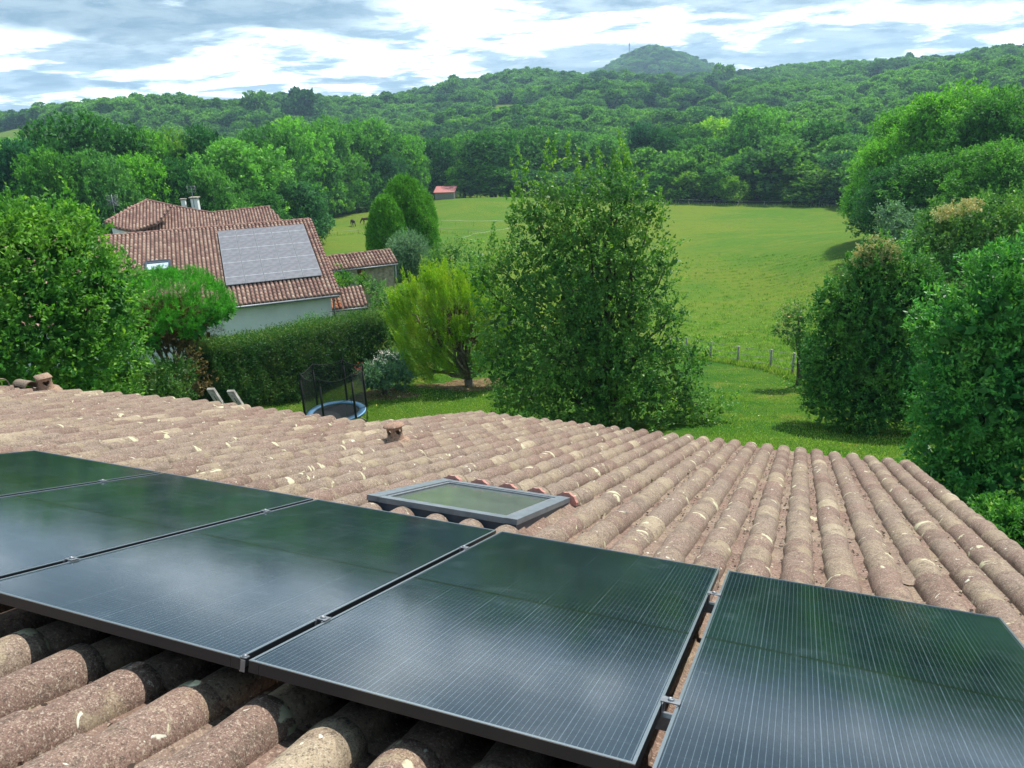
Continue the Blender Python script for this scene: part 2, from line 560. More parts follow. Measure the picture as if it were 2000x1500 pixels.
L = {}
L['left'] = leaf_mat('left_tree_leaves', (0.020, 0.085, 0.020), (0.068, 0.19, 0.030), (0.19, 0.34, 0.04), 0.36, 0.5, 0.3, 0.30)
L['central'] = leaf_mat('central_tree_leaves', (0.022, 0.072, 0.020), (0.068, 0.172, 0.034), (0.21, 0.33, 0.05), 0.34, 0.45, 0.4, 0.25)
L['laurel'] = leaf_mat('laurel_leaves', (0.016, 0.070, 0.018), (0.048, 0.160, 0.034), (0.17, 0.30, 0.05), 0.28, 0.42, 0.35, 0.30)
L['right'] = leaf_mat('right_shrub_leaves', (0.016, 0.090, 0.024), (0.058, 0.20, 0.042), (0.16, 0.36, 0.055), 0.30, 0.42, 0.35, 0.30)
L['flower'] = leaf_mat('buff_seed_clusters', (0.52, 0.40, 0.14), (0.60, 0.50, 0.20), (0.6, 0.54, 0.26), 0.10, 0.8, 0.2, 0.2, gain=1.5)
L['pine'] = leaf_mat('pine_needles', (0.018, 0.090, 0.012), (0.050, 0.230, 0.016), (0.10, 0.36, 0.02), 0.25, 0.55, 0.3, 0.25)
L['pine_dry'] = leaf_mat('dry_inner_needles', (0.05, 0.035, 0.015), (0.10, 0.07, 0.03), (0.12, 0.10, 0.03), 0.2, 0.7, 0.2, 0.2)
L['gold'] = leaf_mat('golden_juniper_sprays', (0.065, 0.155, 0.010), (0.180, 0.340, 0.016), (0.36, 0.46, 0.02), 0.28, 0.6, 0.25, 0.35)
L['hedge'] = leaf_mat('hedge_leaves', (0.014, 0.050, 0.012), (0.034, 0.105, 0.018), (0.15, 0.20, 0.04), 0.28, 0.5, 0.35, 0.20, gain=1.6)
L['cypress'] = leaf_mat('cypress_sprays', (0.025, 0.085, 0.010), (0.060, 0.190, 0.016), (0.13, 0.30, 0.03), 0.25, 0.6, 0.25, 0.35)
L['olive'] = leaf_mat('grey_green_leaves', (0.045, 0.095, 0.055), (0.095, 0.19, 0.10), (0.18, 0.27, 0.15), 0.25, 0.5, 0.4, 0.25)
L['shrub'] = leaf_mat('shrub_leaves', (0.028, 0.085, 0.022), (0.070, 0.175, 0.038), (0.18, 0.27, 0.06), 0.3, 0.5, 0.4, 0.35)
L['wood_a'] = leaf_mat('oak_leaves', (0.022, 0.085, 0.020), (0.060, 0.185, 0.032), (0.13, 0.25, 0.04), 0.3, 0.6, 0.3, 0.35, True, 0.25, 2.4)
L['wood_b'] = leaf_mat('ash_leaves', (0.024, 0.082, 0.034), (0.055, 0.165, 0.052), (0.10, 0.22, 0.07), 0.3, 0.6, 0.3, 0.35, True, 0.25, 2.4)
L['wood_y'] = leaf_mat('yellowish_leaves', (0.045, 0.125, 0.02), (0.10, 0.22, 0.035), (0.19, 0.28, 0.05), 0.3, 0.6, 0.3, 0.35, True, 0.25, 2.4)
L['wood_f'] = leaf_mat('far_wood_leaves', (0.020, 0.070, 0.026), (0.055, 0.145, 0.040), (0.12, 0.21, 0.045), 0.28, 0.7, 0.15, 0.3, True, 0.15, 2.5, True)
L['grass'] = leaf_mat('grass_blades', (0.07, 0.16, 0.02), (0.15, 0.26, 0.04), (0.30, 0.30, 0.10), 0.3, 0.7, 0.2, 0.3)


def ground_mat(name, kind):
    m = bpy.data.materials.new(name); m.use_nodes = True
    t = NT(m.node_tree)
    out = t.n('ShaderNodeOutputMaterial'); b = t.n('ShaderNodeBsdfPrincipled')
    P = t.n('ShaderNodeNewGeometry').outputs['Position']
    if kind == 'lawn':
        a = t.mix(t.ss(t.noise(P, 0.42, 4, 0.6, 0.5), 0.38, 0.62), (0.032, 0.105, 0.009), (0.068, 0.135, 0.011))
        a = t.mix(t.m('MULTIPLY', t.ss(t.noise(P, 0.26, 4, 0.6, 1.0), 0.56, 0.70), 0.75), a, (0.20, 0.185, 0.04))
        a = t.mix(t.m('MULTIPLY', t.ss(t.noise(P, 3.4, 4, 0.7), 0.60, 0.74), 0.5), a, (0.14, 0.155, 0.03))
        a = t.mix(t.m('MULTIPLY', t.ss(t.noise(P, 7.0, 4, 0.7), 0.46, 0.32), 0.6), a, (0.028, 0.085, 0.008))
        hs = 11
    elif kind == 'meadow':
        sv = t.mapv(P, scale=(0.7, 1, 1), rot=(0, 0, math.radians(12)))
        a = t.mix(t.ss(t.noise(P, 0.045, 5, 0.6, 0.6), 0.38, 0.62), (0.084, 0.182, 0.016), (0.142, 0.202, 0.020))
        a = t.mix(t.m('MULTIPLY', t.ss(t.noise(sv, 0.42, 7, 0.78, 0.4), 0.50, 0.60), 0.6), a, (0.16, 0.205, 0.03))
        a = t.mix(t.m('MULTIPLY', t.ss(t.noise(sv, 0.9, 5, 0.75, 0.6), 0.52, 0.66), 0.6), a, (0.050, 0.120, 0.016))
        a = t.mix(t.m('MULTIPLY', t.ss(t.noise(P, 2.2, 6, 0.8), 0.48, 0.36), 0.6), a, (0.06, 0.14, 0.016))
        a = t.mix(t.m('MULTIPLY', t.ss(t.noise(P, 0.15, 4, 0.7, 1.5), 0.60, 0.72), 0.5), a, (0.15, 0.15, 0.04))
        hs = 5
    elif kind == 'dry':
        a = t.mix(t.ss(t.noise(P, 0.05, 4, 0.6), 0.4, 0.6), (0.33, 0.26, 0.10), (0.38, 0.32, 0.15)); hs = 2
    elif kind == 'bed':
        a = t.mix(t.ss(t.noise(P, 2.5, 5, 0.7), 0.35, 0.65), (0.10, 0.065, 0.035), (0.23, 0.16, 0.085)); hs = 15
    else:
        a = t.mix(t.ss(t.noise(P, 0.3, 4, 0.7), 0.4, 0.6), (0.030, 0.060, 0.014), (0.055, 0.095, 0.022)); hs = 2
    t.l(a, b.inputs['Base Color'])
    b.inputs['Roughness'].default_value = 1.0
    b.inputs['Specular IOR Level'].default_value = 0.1
    bp = t.n('ShaderNodeBump', i_Strength=0.7, i_Distance=0.35 if kind == 'meadow' else 0.10)
    t.l(t.noise(P, hs, 5, 0.7), bp.inputs['Height'])
    t.l(bp.outputs[0], b.inputs['Normal'])
    t.l(b.outputs[0], out.inputs[0])
    return m


def glass_cells(name, tint=(0.003, 0.008, 0.014), line=(0.09, 0.125, 0.145), rough=0.075, far=False, strength=1.0):
    """module glass over cells: thin busbar wires along the long side, cell joints, half-cut gap"""
    m = bpy.data.materials.new(name); m.use_nodes = True
    t = NT(m.node_tree)
    out = t.n('ShaderNodeOutputMaterial'); b = t.n('ShaderNodeBsdfPrincipled')
    tc = t.n('ShaderNodeTexCoord')
    sep = t.n('ShaderNodeSeparateXYZ'); t.l(tc.outputs['Object'], sep.inputs[0])
    x, y, z = sep.outputs
    Wc = 1.106 / 6
    def lines(c, period, width, ph=0.0):
        f = t.m('FRACT', t.m('ADD', t.m('DIVIDE', c, period), ph + 100.0))
        d = t.m('ABSOLUTE', t.m('SUBTRACT', f, 0.5))
        return t.ss(d, 0.5 - width / period * 1.2, 0.5 - width / period * 0.35)
    x0 = t.m('SUBTRACT', x, 0.014)
    bus = lines(x0, Wc / 11, 0.0011, 0.0)
    cell = lines(x0, Wc, 0.0026)
    rows = lines(t.m('SUBTRACT', y, 0.014), 1.972 / 24, 0.0022)
    midl = t.ss(t.m('ABSOLUTE', t.m('SUBTRACT', y, 1.0)), 0.011, 0.007)
    nz = t.noise(tc.outputs['Object'], 1.3, 3, 0.6)
    dash = t.ss(t.noise(t.mapv(tc.outputs['Object'], scale=(1, 8, 1)), 26, 2, 0.6), 0.30, 0.62)
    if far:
        base = t.mix(t.ss(t.noise(tc.outputs['Object'], 3.0, 3), 0.4, 0.6), (0.175, 0.175, 0.195), (0.215, 0.215, 0.235))  # pale base colour stands in for sun glare on dark modules
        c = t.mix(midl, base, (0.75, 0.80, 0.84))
    else:
        base = t.mix(t.ss(nz, 0.35, 0.65), tint, tuple(q * 1.9 for q in tint))
        c = t.mix(t.m('MULTIPLY', bus, t.m('ADD', t.m('MULTIPLY', dash, 0.55), 0.35)), base, line)
        c = t.mix(t.m('MULTIPLY', cell, 0.22), c, tuple(q * 1.3 for q in line))
        c = t.mix(t.m('MULTIPLY', rows, 0.22), c, line)
        c = t.mix(midl, c, (0.002, 0.003, 0.004))
        # thin film of dust and faint smears
        du = t.noise(tc.outputs['Object'], 3.2, 6, 0.72, 1.5)
        c = t.mix(t.m('MULTIPLY', t.ss(du, 0.52, 0.75), 0.10), c, (0.20, 0.27, 0.32))
        sm = t.noise(t.mapv(tc.outputs['Object'], scale=(0.6, 5.5, 1), rot=(0, 0, 1.1)), 6.0, 4, 0.6, 0.7)
        c = t.mix(t.m('MULTIPLY', t.ss(sm, 0.72, 0.78), 0.22), c, (0.5, 0.52, 0.54))
    t.l(c, b.inputs['Base Color'])
    b.inputs['Roughness'].default_value = rough
    b.inputs['IOR'].default_value = 1.5
    b.inputs['Specular IOR Level'].default_value = 0.12 if far else 1.0
    if not far:
        rr = t.m('ADD', rough, t.m('MULTIPLY', t.ss(t.noise(tc.outputs['Object'], 5.0, 4, 0.6), 0.3, 0.7), 0.04))
        t.l(rr, b.inputs['Roughness'])
        bp = t.n('ShaderNodeBump', i_Strength=0.10, i_Distance=0.0006)
        t.l(t.noise(tc.outputs['Object'], 240, 2, 0.5), bp.inputs['Height'])
        t.l(bp.outputs[0], b.inputs['Normal'])
    t.l(b.outputs[0], out.inputs[0])
    return m


M['pv'] = glass_cells('module_glass')
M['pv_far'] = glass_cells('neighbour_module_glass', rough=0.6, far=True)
M['lawn'] = ground_mat('lawn_grass', 'lawn')
M['meadow'] = ground_mat('meadow_grass', 'meadow')
M['dryfield'] = ground_mat('stubble', 'dry')
M['bed'] = ground_mat('bare_earth', 'bed')
M['floor'] = ground_mat('woodland_floor', 'floor')

# ---------------------------------------------------------------- ground
def poly_px(pts):
    return [tuple(hit(*p).xy) for p in pts]


def inpoly(x, y, poly):
    x = np.asarray(x); y = np.asarray(y)
    c = np.zeros(x.shape, bool)
    n = len(poly)
    for i in range(n):
        x1, y1 = poly[i]; x2, y2 = poly[(i + 1) % n]
        cond = ((y1 > y) != (y2 > y)) & (x < (x2 - x1) * (y - y1) / (y2 - y1 + 1e-12) + x1)
        c ^= cond
    return c


MEADOW = poly_px([(566, 470), (590, 436), (625, 422), (700, 400), (780, 386), (850, 375), (935, 379), (1000, 384), (1150, 391), (1300, 398),
                  (1500, 402), (1650, 406), (1720, 425), (1800, 520), (1720, 640), (1556, 741), (1500, 727), (1440, 713),
                  (1385, 704), (1300, 694), (1150, 660), (1000, 600), (900, 540), (640, 512)])
CLEAR = []
for px, py, wa, wl, zone in ((985, 214, 1.5, 0.13, 'meadow'), (1402, 186, 0.9, 0.12, 'dryfield'), (18, 262, 2.4, 0.16, 'meadow'),
                             (1540, 372, 1.6, 0.05, 'meadow'), (1985, 108, 3.0, 0.07, 'meadow')):
    h = hit(px, py)
    CLEAR.append((math.degrees(math.atan2(h.x, h.y)), math.log(h.xy.length) - 0.6 * wl, wa, wl, zone))


def build_ground():
    az = np.concatenate([np.arange(-180, -56, 6.0), np.arange(-56, 56, 0.33), np.arange(56, 180.1, 6.0)])
    az = np.radians(az)
    D = [0.5, 3.0, 6.0, 8.0]
    while D[-1] < 2850: D.append(D[-1] * (1.009 if 28 < D[-1] < 60 else 1.026))
    D = np.array(D)
    A, R = np.meshgrid(az, D)
    X = (np.sin(A) * R).ravel(); Y = (np.cos(A) * R).ravel()
    Z = gz(X, Y)
    V = np.stack([X, Y, Z], 1)
    na = len(az)
    i, j = np.meshgrid(np.arange(len(D) - 1), np.arange(na - 1), indexing='ij')
    a = (i * na + j).ravel()
    F = np.stack([a, a + na, a + na + 1, a + 1], 1)
    F = F[:, ::-1]
    cx = X[F].mean(1); cy = Y[F].mean(1)
    Dm = np.hypot(cx, cy); Am = np.degrees(np.arctan2(cx, cy))
    zone = np.zeros(len(F), int)
    zone[(Dm < 60)] = 1
    zone[inpoly(cx, cy, MEADOW)] = 2
    for a0, l0, wa, wl, zn in CLEAR:
        k = ((Am - a0) / wa) ** 2 + ((np.log(Dm) - l0) / wl) ** 2 < 1
        zone[k] = 2 if zn == 'meadow' else 3
    for zi, nm, mt in ((0, 'woodland_floor', 'floor'), (1, 'lawn', 'lawn'), (2, 'meadow', 'meadow'), (3, 'stubble_field', 'dryfield')):
        f = F[zone == zi]
        if not len(f): continue
        u, inv = np.unique(f, return_inverse=True)
        me = np_mesh(nm, V[u], inv.reshape(f.shape), M[mt], smooth=True)
        tag(link(nm, me), kind='structure')


build_ground()


def patch(name, px, py, rx, ry, seed, mat, rz=0.0, c=None):
    """irregular bare patch lying on the ground"""
    rng = np.random.default_rng(seed)
    c = c or hit(px, py)
    n = 40
    th = np.linspace(0, 2 * np.pi, n, endpoint=False)
    wob = 1 + 0.18 * np.sin(3 * th + rng.uniform(0, 6)) + 0.12 * np.sin(5 * th + rng.uniform(0, 6)) + 0.06 * rng.normal(size=n)
    V = []; F = []
    for k, s in enumerate((0, 0.35, 0.7, 1.0)):
        for i in range(n):
            lx, ly = rx * s * wob[i] * math.cos(th[i]), ry * s * wob[i] * math.sin(th[i])
            x = c.x + lx * math.cos(rz) - ly * math.sin(rz); y = c.y + lx * math.sin(rz) + ly * math.cos(rz)
            V.append((x, y, g1(x, y) + (0.03 if s < 1 else 0.012)))
    for k in range(3):
        for i in range(n):
            F.append((k * n + i, (k + 1) * n + i, (k + 1) * n + (i + 1) % n, k * n + (i + 1) % n))
    me = np_mesh(name, np.array(V), np.array(F), M[mat], smooth=True)
    return tag(link(name, me), kind='structure')


# ---------------------------------------------------------------- the roof under the camera
RU = Vector((0.9276, -0.3735, 0.0)).normalized()
RN = Vector((0.1216, 0.3020, 0.9455)).normalized()
RV = RN.cross(RU).normalized()
RV = RV if RV.z < 0 else -RV
RO = Vector((-0.7925, 1.8291, -1.4895))
ROOF = Matrix([[RU.x, RV.x, RN.x, RO.x], [RU.y, RV.y, RN.y, RO.y], [RU.z, RV.z, RN.z, RO.z], [0, 0, 0, 1]])
ROT = Matrix([[RU.x, RV.x, RN.x], [RU.y, RV.y, RN.y], [RU.z, RV.z, RN.z]])


def rp(u, v, n=0.0):
    return RO + RU * u + RV * v + RN * n


def roof_m(u, v, n=0.0, rz=0.0, rx=0.0, ry=0.0):
    """placement on the roof: object x = along the eave, y = down the slope, z = roof normal"""
    R = ROT @ Matrix.Rotation(rz, 3, 'Z') @ Matrix.Rotation(rx, 3, 'X') @ Matrix.Rotation(ry, 3, 'Y')
    return Matrix.Translation(rp(u, v, n)) @ R.to_4x4()


def place(o, mat, parent=None):
    """give o the world placement mat below an unrotated parent"""
    if parent is not None:
        o.parent = parent
        o.matrix_local = Matrix.Translation(-parent.location) @ mat
    else:
        o.matrix_world = mat
    return o


PITCH, EXPO = 0.2418, 0.3952
U_RIGHT = 2.955
NCOL = 60
COLS = [U_RIGHT - PITCH * i for i in range(NCOL)]
BASE = -0.205


def v_eave(u):
    if u > -3.98: return 0.03 + EXPO * 27
    if u > -6.6: return 7.16
    return 7.16 - (-6.6 - u) ** 1.5 * 0.28


def tile_geo(nseg, ny, seed, thick=True, L_=0.47):
    rng = np.random.default_rng(seed)
    V = []; F = []
    th = np.linspace(math.radians(-4), math.radians(184), nseg + 1)
    k1, k2 = rng.uniform(-0.002, 0.002, 2)
    for j in range(ny + 1):
        s = j / ny
        w = 0.094 - 0.016 * s; h = 0.084 - 0.012 * s
        for a in th:
            r = 1 + 0.012 * math.sin(3 * a + seed) + rng.normal() * 0.006
            V.append((w * r * math.cos(a) + k1 * math.sin(3 * s), -L_ * s, h * r * math.sin(a) + k2 + 0.017 * (1 - s) - 0.004))
    n = nseg + 1
    for j in range(ny):
        for i in range(nseg):
            F.append((j * n + i, j * n + i + 1, (j + 1) * n + i + 1, (j + 1) * n + i))
    nouter = len(F)
    if thick:
        b = len(V)
        for s in (0.0, 0.55):
            for a in th:
                w = 0.094 - 0.016 * s - 0.014; h = 0.090 - 0.016 * s - 0.014
                V.append((w * math.cos(a), -L_ * s, h * math.sin(a) + 0.024 * (1 - s) - 0.004))
        for i in range(nseg):
            F.append((i, b + i, b + i + 1, i + 1))
        for i in range(nseg):
            F.append((b + i, b + n + i, b + n + i + 1, b + i + 1))
    return np.array(V), np.array(F), nouter


house = empty('house', (rp(-1.5, 4.0).x, rp(-1.5, 4.0).y, g1(rp(-1.5, 4.0).x, rp(-1.5, 4.0).y)))
tag(house, 'low house under a weathered clay canal-tile roof, right below the viewer', 'house')

SKY = (-1.225, -0.135, 2.64, 3.83)      # skylight in roof coordinates u0,u1,v0,v1


def build_roof():
    rng = np.random.default_rng(5)
    tiles = []
    for ci, u in enumerate(COLS):
        ve = v_eave(u)
        wob = rng.normal() * 0.004
        ph = 0.0 if u > -3.98 else rng.uniform(-0.03, 0.03)
        k = 0
        while True:
            v = ve + ph - EXPO * k
            k += 1
            if v < -2.6: break
            vv = v + rng.normal() * 0.008
            top = vv - 0.47
            if SKY[0] - 0.09 < u < SKY[1] + 0.05:
                if top < SKY[3] and vv > SKY[2] - 0.02:
                    if vv > SKY[3] + 0.10:       # shortened tile below the skylight
                        tiles.append((u + wob, vv, (vv - SKY[3] - 0.015) / 0.47, rng.normal() * 0.012, 'raised'))
                    elif top < SKY[2] - 0.12:
                        tiles.append((u + wob, SKY[2] - 0.03, (SKY[2] - 0.03 - top) / 0.47, rng.normal() * 0.012, 'cut'))
                    continue
            tiles.append((u + wob + rng.normal() * 0.003, vv, 1.0, rng.normal() * 0.014, ''))
    meshes = []
    for s in range(7):
        V, F, no = tile_geo(14, 4, s + 3)
        me = np_mesh('roof_tile', V, F, M['tile'])
        aa = me.attributes.new('along', 'FLOAT', 'POINT'); aa.data.foreach_set('value', (1 + V[:, 1] / 0.47).astype(np.float32))
        sm = np.zeros(len(F), bool); sm[:no] = True
        me.polygons.foreach_set('use_smooth', sm)
        meshes.append(me)

    def vis(t):
        u, v = t[0], t[1]
        if v > 0.25 and v < 2.0 and -3.6 < u < 2.4: return False
        w = rp(u, v - 0.15)
        c = MW.T @ np.array(w)
        if c[2] < 0.3: return False
        px, py = 1000 + FPX * c[0] / c[2], 750 + FPX * c[1] / c[2]
        return -120 < px < 2120 and py < 1640
    order = sorted(tiles, key=lambda t: rp(t[0], t[1]).length if vis(t) else 1e3 + rp(t[0], t[1]).length)
    near, rest = order[:300], order[300:]
    for t in near:
        u, v, ls, rz, kind = t
        o = link('roof_tile', meshes[int(rng.integers(7))])
        m = roof_m(u, v, BASE + (0.024 if kind == 'raised' else 0) + rng.normal() * 0.002, rz, rng.normal() * 0.005, rng.normal() * 0.03)
        place(o, m @ Matrix.Diagonal((1, ls, 1, 1)), house)
    V, F, no = tile_geo(9, 1, 1)
    Vs, Fs, Rs, Sm = [], [], [], []
    variants = [tile_geo(9, 1, s)[0] for s in range(9)]
    for t in rest:
        u, v, ls, rz, kind = t
        m = np.array(roof_m(u, v, BASE + (0.024 if kind == 'raised' else 0) + rng.normal() * 0.003, rz, rng.normal() * 0.006, rng.normal() * 0.04))
        P = variants[int(rng.integers(9))].copy(); P[:, 1] *= ls
        W = P @ m[:3, :3].T + m[:3, 3] - np.array(house.location)
        Fs.append(F + len(V) * len(Vs)); Vs.append(W); Rs.append(np.full(len(F), rng.random()))
        s = np.zeros(len(F), bool); s[:no] = True; Sm.append(s)
    me = np_mesh('roof_tiles', np.concatenate(Vs), np.concatenate(Fs), M['tile_s'], np.concatenate(Rs))
    me.polygons.foreach_set('use_smooth', np.concatenate(Sm))
    aa = me.attributes.new('along', 'FLOAT', 'POINT'); aa.data.foreach_set('value', np.tile(1 + V[:, 1] / 0.47, len(Vs)).astype(np.float32))
    tag(link('roof_tiles', me, house), kind='stuff')
    # channel tiles between the covers
    Vs, Fs, Rs = [], [], []
    nn = 7
    th = np.linspace(-1, 1, nn)
    for ci in range(NCOL - 1):
        u = COLS[ci] - PITCH / 2
        ve = v_eave(u) + 0.02
        v = ve
        while v > -2.6:
            if not (SKY[0] - 0.02 < u < SKY[1] + 0.02 and v - 0.43 < SKY[3] and v > SKY[2]):
                P = []
                jz = rng.normal() * 0.004
                for yy, lift, w in ((0, 0.014, 0.085), (-0.44, 0.0, 0.095)):
                    for a in th:
                        P.append(np.array(rp(u + a * w, v + yy, BASE - 0.004 + 0.045 * a * a + lift + jz)) - np.array(house.location))
                for a in th:
                    P.append(np.array(rp(u + a * 0.085, v, BASE - 0.018 + 0.045 * a * a + jz)) - np.array(house.location))
                b = len(Vs) * 3 * nn
                f = [(b + i, b + i + 1, b + nn + i + 1, b + nn + i) for i in range(nn - 1)] + \
                    [(b + 2 * nn + i, b + 2 * nn + i + 1, b + i + 1, b + i) for i in range(nn - 1)]
                Vs.append(np.array(P)); Fs.append(np.array(f)); Rs.append(np.full(len(f), rng.random() * 0.85))
            v -= EXPO
    me = np_mesh('channel_tiles', np.concatenate(Vs), np.concatenate(Fs), M['tile_s'], np.concatenate(Rs))
    tag(link('channel_tiles', me, house), kind='stuff')

    # deck, walls, verge
    lo = np.array(house.location)
    def slab(b, us, vs, n0, n1):
        P = [rp(u, v, n) - house.location for n in (n0, n1) for (u, v) in ((us[0], vs[0]), (us[1], vs[0]), (us[1], vs[1]), (us[0], vs[1]))]
        b.add(P, [(0, 1, 2, 3), (7, 6, 5, 4), (0, 4, 5, 1), (1, 5, 6, 2), (2, 6, 7, 3), (3, 7, 4, 0)])
    b = MB()
    slab(b, (-3.93, 2.97), (-2.6, 10.55), -0.34, -0.262)
    slab(b, (-7.0, -3.93), (-2.6, 7.0), -0.34, -0.262)
    slab(b, (-11.2, -7.0), (-2.6, 5.2), -0.34, -0.262)
    b.build('roof_deck', M['wood_br'], house)
    b = MB()                                     # rear slope, falling away behind the viewer
    r0, r1 = rp(-11.2, -2.6, -0.27), rp(3.0, -2.6, -0.27)
    back = Vector((-RV.x, -RV.y, 0)).normalized() * 6 + Vector((0, 0, -2.1))
    q = [r0, r1, r1 + back, r0 + back]
    q2 = [p - Vector((0, 0, 0.12)) for p in q]
    b.add([p - house.location for p in q + q2], [(0, 1, 2, 3), (7, 6, 5, 4), (0, 4, 5, 1), (1, 5, 6, 2), (2, 6, 7, 3), (3, 7, 4, 0)])
    b.build('rear_slope', M['wood_br'], house)
    b = MB()
    def wall(a, c, top):
        """vertical wall from the deck down to below ground between two roof points"""
        A, C = rp(*a, -0.34), rp(*c, -0.34)
        d = (C - A); d.z = 0; d.normalize(); nn_ = Vector((-d.y, d.x, 0)) * 0.12
        P = []
        for p in (A, C):
            for s in (-1, 1):
                q = p + nn_ * s
                P += [(q.x, q.y, p.z - 0.004), (q.x, q.y, g1(p.x, p.y) - 0.3)]
        P = [Vector(p) - house.location for p in P]
        b.add(P, [(0, 1, 3, 2), (4, 6, 7, 5), (0, 4, 5, 1), (2, 3, 7, 6), (0, 2, 6, 4), (1, 5, 7, 3)])
    wall((2.6, -2.4), (2.6, 10.0), 0); wall((-3.55, 9.9), (2.4, 9.9), 0); wall((-3.6, 6.6), (-3.6, 9.7), 0)
    wall((-8.2, 6.5), (-3.8, 6.5), 0); wall((-10.5, 4.4), (-8.4, 6.3), 0); wall((-10.7, -2.4), (-10.7, 4.2), 0)
    b.build('wall', M['house_wall'], house)
    b = MB()
    slab(b, (2.985, 3.02), (-2.6, 10.6), -0.36, -0.17)
    b.build('verge_board', M['wood_br'], house)

    # leaf litter lying in the channels
    Vs, Fs, Rs = [], [], []
    for k in range(2600):
        ci = int(rng.integers(0, 28)); u = COLS[ci] - PITCH / 2 + rng.normal() * 0.018
        v = rng.uniform(2.0, 10.0) if rng.random() < 0.85 else rng.uniform(-1.2, 0.1)
        if SKY[0] - .1 < u < SKY[1] + .1 and SKY[2] - .1 < v < SKY[3] + .1: continue
        s = rng.uniform(0.004, 0.013)
        a = rng.uniform(0, 6.28)
        z = BASE + 0.014 + rng.uniform(0, 0.006)
        P = [np.array(rp(u + s * math.cos(a + q), v + s * 1.5 * math.sin(a + q), z + dz)) - lo for q, dz in ((0, 0.006), (1.6, 0), (3.1, 0.004), (4.7, 0.009))]
        Fs.append(np.arange(4)[None] + 4 * len(Vs)); Vs.append(np.array(P)); Rs.append([rng.random()])
    me = np_mesh('leaf_litter', np.concatenate(Vs), np.concatenate(Fs), M['debris'], np.concatenate(Rs))
    tag(link('leaf_litter', me, house), kind='stuff')
    # cushions of moss caught between the tiles
    b = MB()
    for k in range(60):
        ci = int(rng.integers(2, 30))
        u = COLS[ci] - rng.choice([-1, 1]) * 0.085
        v = rng.choice([rng.uniform(-1.1, 0.0), rng.uniform(2.1, 9)])
        if SKY[0] - .1 < u < SKY[1] + .1 and SKY[2] - .1 < v < SKY[3] + .1: continue
        r = rng.uniform(0.008, 0.022)
        pr = [(0.001, r * 0.8), (r * 0.6, r * 0.6), (r, 0.0), (r * 0.9, -r * 0.3)]
        b.lathe(pr, rp(u, v, BASE + 0.026) - house.location, 7, ROT)
    o = b.build('moss', M['moss'], house); tag(o, kind='stuff')


build_roof()


def obj_at(name, b, mat, m, parent):
    return place(link(name, b.mesh(name, M[mat] if isinstance(mat, str) else mat)), m, parent)


# pink ribbed closures under the tiles at the far edge of the skylight
def closures():
    b = MB()
    n = 13
    th = np.linspace(0, math.pi, n)
    V = []
    for s in (0.0, 0.055):
        for i, a in enumerate(th):
            r = 1.0 if i % 2 else 0.93
            V.append((0.096 * r * math.cos(a), -s + 0.0, (0.092 + s * 0.1) * r * math.sin(a)))
    V.append((0, 0.0, 0)); V.append((0, -0.055, 0))
    F = [(i, i + 1, n + i + 1, n + i) for i in range(n - 1)] + [(n + i, n + i + 1, 2 * n + 1) for i in range(n - 1)]
    b.add(V, F)
    me = b.mesh('ribbed_tile_end', M['pink_clay'])
    for u in COLS:
        if SKY[0] - 0.09 < u < SKY[1] + 0.05:
            o = link('ribbed_tile_end', me)
            o['label'] = 'fresh pink ribbed tile end at the far side of the skylight'
            place(o, roof_m(u, SKY[3] + 0.07, BASE + 0.030), house)


closures()

# ---------------------------------------------------------------- solar panels on this roof
PW, PL = 1.134, 2.0


def panel_meshes():
    fr = MB()
    for x in (0.0175, PW - 0.0175):
        fr.box((x, PL / 2, -0.0195), (0.035, PL, 0.033))
    for y in (0.0175, PL - 0.0175):
        fr.box((PW / 2, y, -0.0195), (PW - 0.07 - 0.002, 0.035, 0.033))
    lip = MB()
    for x in (0.0045, PW - 0.0045):
        lip.box((x, PL / 2, -0.0013), (0.009, PL + 0.001, 0.0026))
    for y in (0.0045, PL - 0.0045):
        lip.box((PW / 2, y, -0.0013), (PW - 0.0185, 0.009, 0.0026))
    g = MB()
    g.box((PW / 2, PL / 2, -0.004), (PW - 0.0184, PL - 0.0184, 0.003))
    bk = MB()
    bk.box((PW / 2, PL / 2, -0.012), (PW - 0.07, PL - 0.07, 0.004))
    return fr.mesh('frame', M['black_frame']), lip.mesh('frame_lip', M['frame_lip']), g.mesh('glass', M['pv']), bk.mesh('backsheet', M['dark'])


PM = panel_meshes()
PLAB = ['black solar panel at the far left end of the near row', 'black solar panel second from the left in the near row',
        'black solar panel in the middle of the near row, left of the brightest cloud reflection',
        'large black solar panel between the long gap and the corner bracket, below the skylight',
        'bluish black solar panel nearest the camera, at the right end of the near row']
for k, u0 in enumerate((-3.492, -2.328, -1.164, 0.0, 1.174)):
    m = roof_m(u0, 0.0, 0.0)
    root = empty('solar_panel', m.translation)
    root.rotation_euler = m.to_euler()
    tag(root, PLAB[k], 'solar panel', 'solar panels on the near roof')
    for me in PM:
        link(me.name.split('.')[0], me, root)

